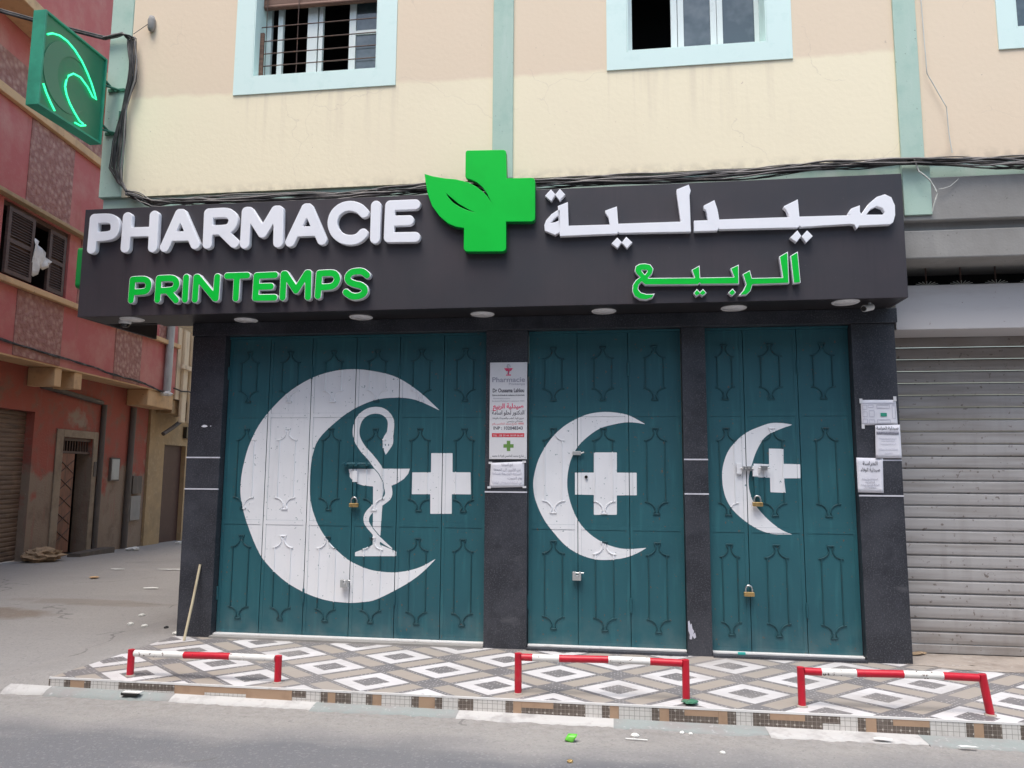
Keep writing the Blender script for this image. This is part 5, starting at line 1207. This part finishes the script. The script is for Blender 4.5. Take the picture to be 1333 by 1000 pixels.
q = A((.55, .35, 0)); crumple('rubbish_heap', q.x, q.y, ground_z(q.x, q.y), .30, 'rag', 'crumpled light brown sacking heap at the foot of the red house', 'rubbish', 21, .42)
q = A((2.2, .5, 0)); m = MB(); m.box(1.5, 2.75, .25, .50, -.1, .02, 'pipedk', A); tag(m.build('door_step'), 'low dark plank step before the red house door', 'step')
q = A((3.4, .55, 0)); crumple('paper_scrap', q.x, q.y, ground_z(q.x, q.y)-.01, .13, 'cloth', 'white folded paper at the wall right of the red house door', 'litter', 24, .3)
q = A((5.6, .6, 0)); crumple('paper_scrap', q.x, q.y, ground_z(q.x, q.y), .08, 'cloth', 'small white scrap before the dark brown steel door', 'litter', 25, .4)

# ================================================================== ALLEY: OCHRE HOUSE and end of the alley
Y_ = empty('ochre_house', tuple(A((7, 0, -.2))), 'ochre house with a dark brown steel door deeper in the alley', 'house')
m = MB(); awall(m, 4.905, 16, -.6, 3.3, [(5.70, 6.95, -.6, 2.22)], -.35, .06, 'ochre'); m.build('ground_floor_wall', Y_)
AB('upper_wall', Y_, 'creamold', 5.09, 16, -.3, OF+.02, 3.30, 12.0)
m = MB(); ab(m, 5.3, 5.55, OF+.0205, OF+.10, 2.75, 12, 'creamold'); ab(m, 5.75, 6.1, OF+.0205, OF+.10, 2.75, 12, 'creamold'); m.build('pilaster', Y_, .02)
AB('wall_ledge', Y_, 'creamold', 5.08, 16, OF+.101, OF+.16, 4.05, 4.15, bevel=.01)
AB('corbel', Y_, 'ochre', 5.12, 6.3, .0605, OF-.05, 2.95, 3.29, bevel=.02)
AB('steel_door', Y_, 'metaldoor', 5.70, 6.95, -.10, -.05, -.5, 2.215)
AB('wall_box', Y_, 'camdark', 6.72, 7.1, .0605, .16, 2.42, 2.72, bevel=.01)
m = MB(); m.tube([(5.05, .30, 2.45), (5.4, .36, 2.62), (5.9, .4, 2.86), (6.3, .4, 2.9)], .05, 'pipedk', 8, T=A); m.build('conduit', Y_)
m = MB(); m.tube([A((4.95, OF+.03, 3.55)), A((5.2, OF+.12, 3.50)), A((5.6, OF+.14, 3.53)), A((6.2, OF+.12, 3.40))], .018, 'cable', 6); m.build('facade_cable', Y_)
m = MB(); m.box(16.02, 16.4, -2, 12, -1, 9, 'creamold', A); tag(m.build('end_wall'), 'plain cream house wall closing the far end of the alley', 'wall')

# added house row behind the camera, unseen, put in to shade the low sky
O_ = empty('unseen_shade_house', (0, -12, 0), 'unseen plain grey house row added across the street to shade the low sky', 'house')
m = MB(); wallpieces(m, -26, 26, 0, 9.5, [(x, x+1.2, z, z+1.5) for x in range(-24, 25, 4) for z in (1, 5)], -12.3, -12, 'concrete'); m.build('wall', O_)
m = MB(); m.box(-26, 26, -12.6, -12.5, 0, 9.5, 'dark'); m.build('dark_room', O_)

# ================================================================== LIGHT, SKY, CAMERA
w = bpy.data.worlds.new('World'); scene.world = w; w.use_nodes = True
nt = w.node_tree; bg = nt.nodes['Background']; sky = nt.nodes.new('ShaderNodeTexSky'); sky.sky_type = 'NISHITA'; sky.sun_disc = False
ELEV, AZ = 69, 196      # sun azimuth: behind and a little left of the camera
sky.sun_elevation = R(ELEV); sky.sun_rotation = R(AZ); sky.air_density = 1.6; sky.dust_density = 2.5; sky.ozone_density = .8
nt.links.new(sky.outputs[0], bg.inputs[0]); bg.inputs[1].default_value = .13
sl = bpy.data.lights.new('sun', 'SUN'); sl.energy = 1.4; sl.angle = R(28); sl.color = (1, .965, .92)
so = bpy.data.objects.new('sun', sl); COL.objects.link(so)
a = R(AZ); dvec = Vector((math.sin(a)*math.cos(R(ELEV)), math.cos(a)*math.cos(R(ELEV)), math.sin(R(ELEV))))
so.rotation_euler = dvec.to_track_quat('Z', 'Y').to_euler(); so.location = dvec*30
cd = bpy.data.cameras.new('camera'); cam = bpy.data.objects.new('camera', cd); COL.objects.link(cam)
cd.sensor_width = 36; cd.lens = 36*960/1333; cd.clip_end = 500; cd.clip_start = .05
yaw, pitch, roll = YPR
fw = Vector((-math.sin(yaw)*math.cos(pitch), math.cos(yaw)*math.cos(pitch), math.sin(pitch)))
rt = Vector((math.cos(yaw), math.sin(yaw), 0)); up = rt.cross(fw)
r2 = rt*math.cos(roll)+up*math.sin(roll); u2 = -rt*math.sin(roll)+up*math.cos(roll)
Mx = Matrix((r2, u2, -fw)).transposed().to_4x4(); Mx.translation = Vector((0, -6.507, 1.6)); cam.matrix_world = Mx
scene.camera = cam
scene.view_settings.view_transform = 'Standard'; scene.view_settings.look = 'None'; scene.view_settings.gamma = 1
scene.view_settings.exposure = 1.10
scene.render.resolution_x = 1024; scene.render.resolution_y = 768
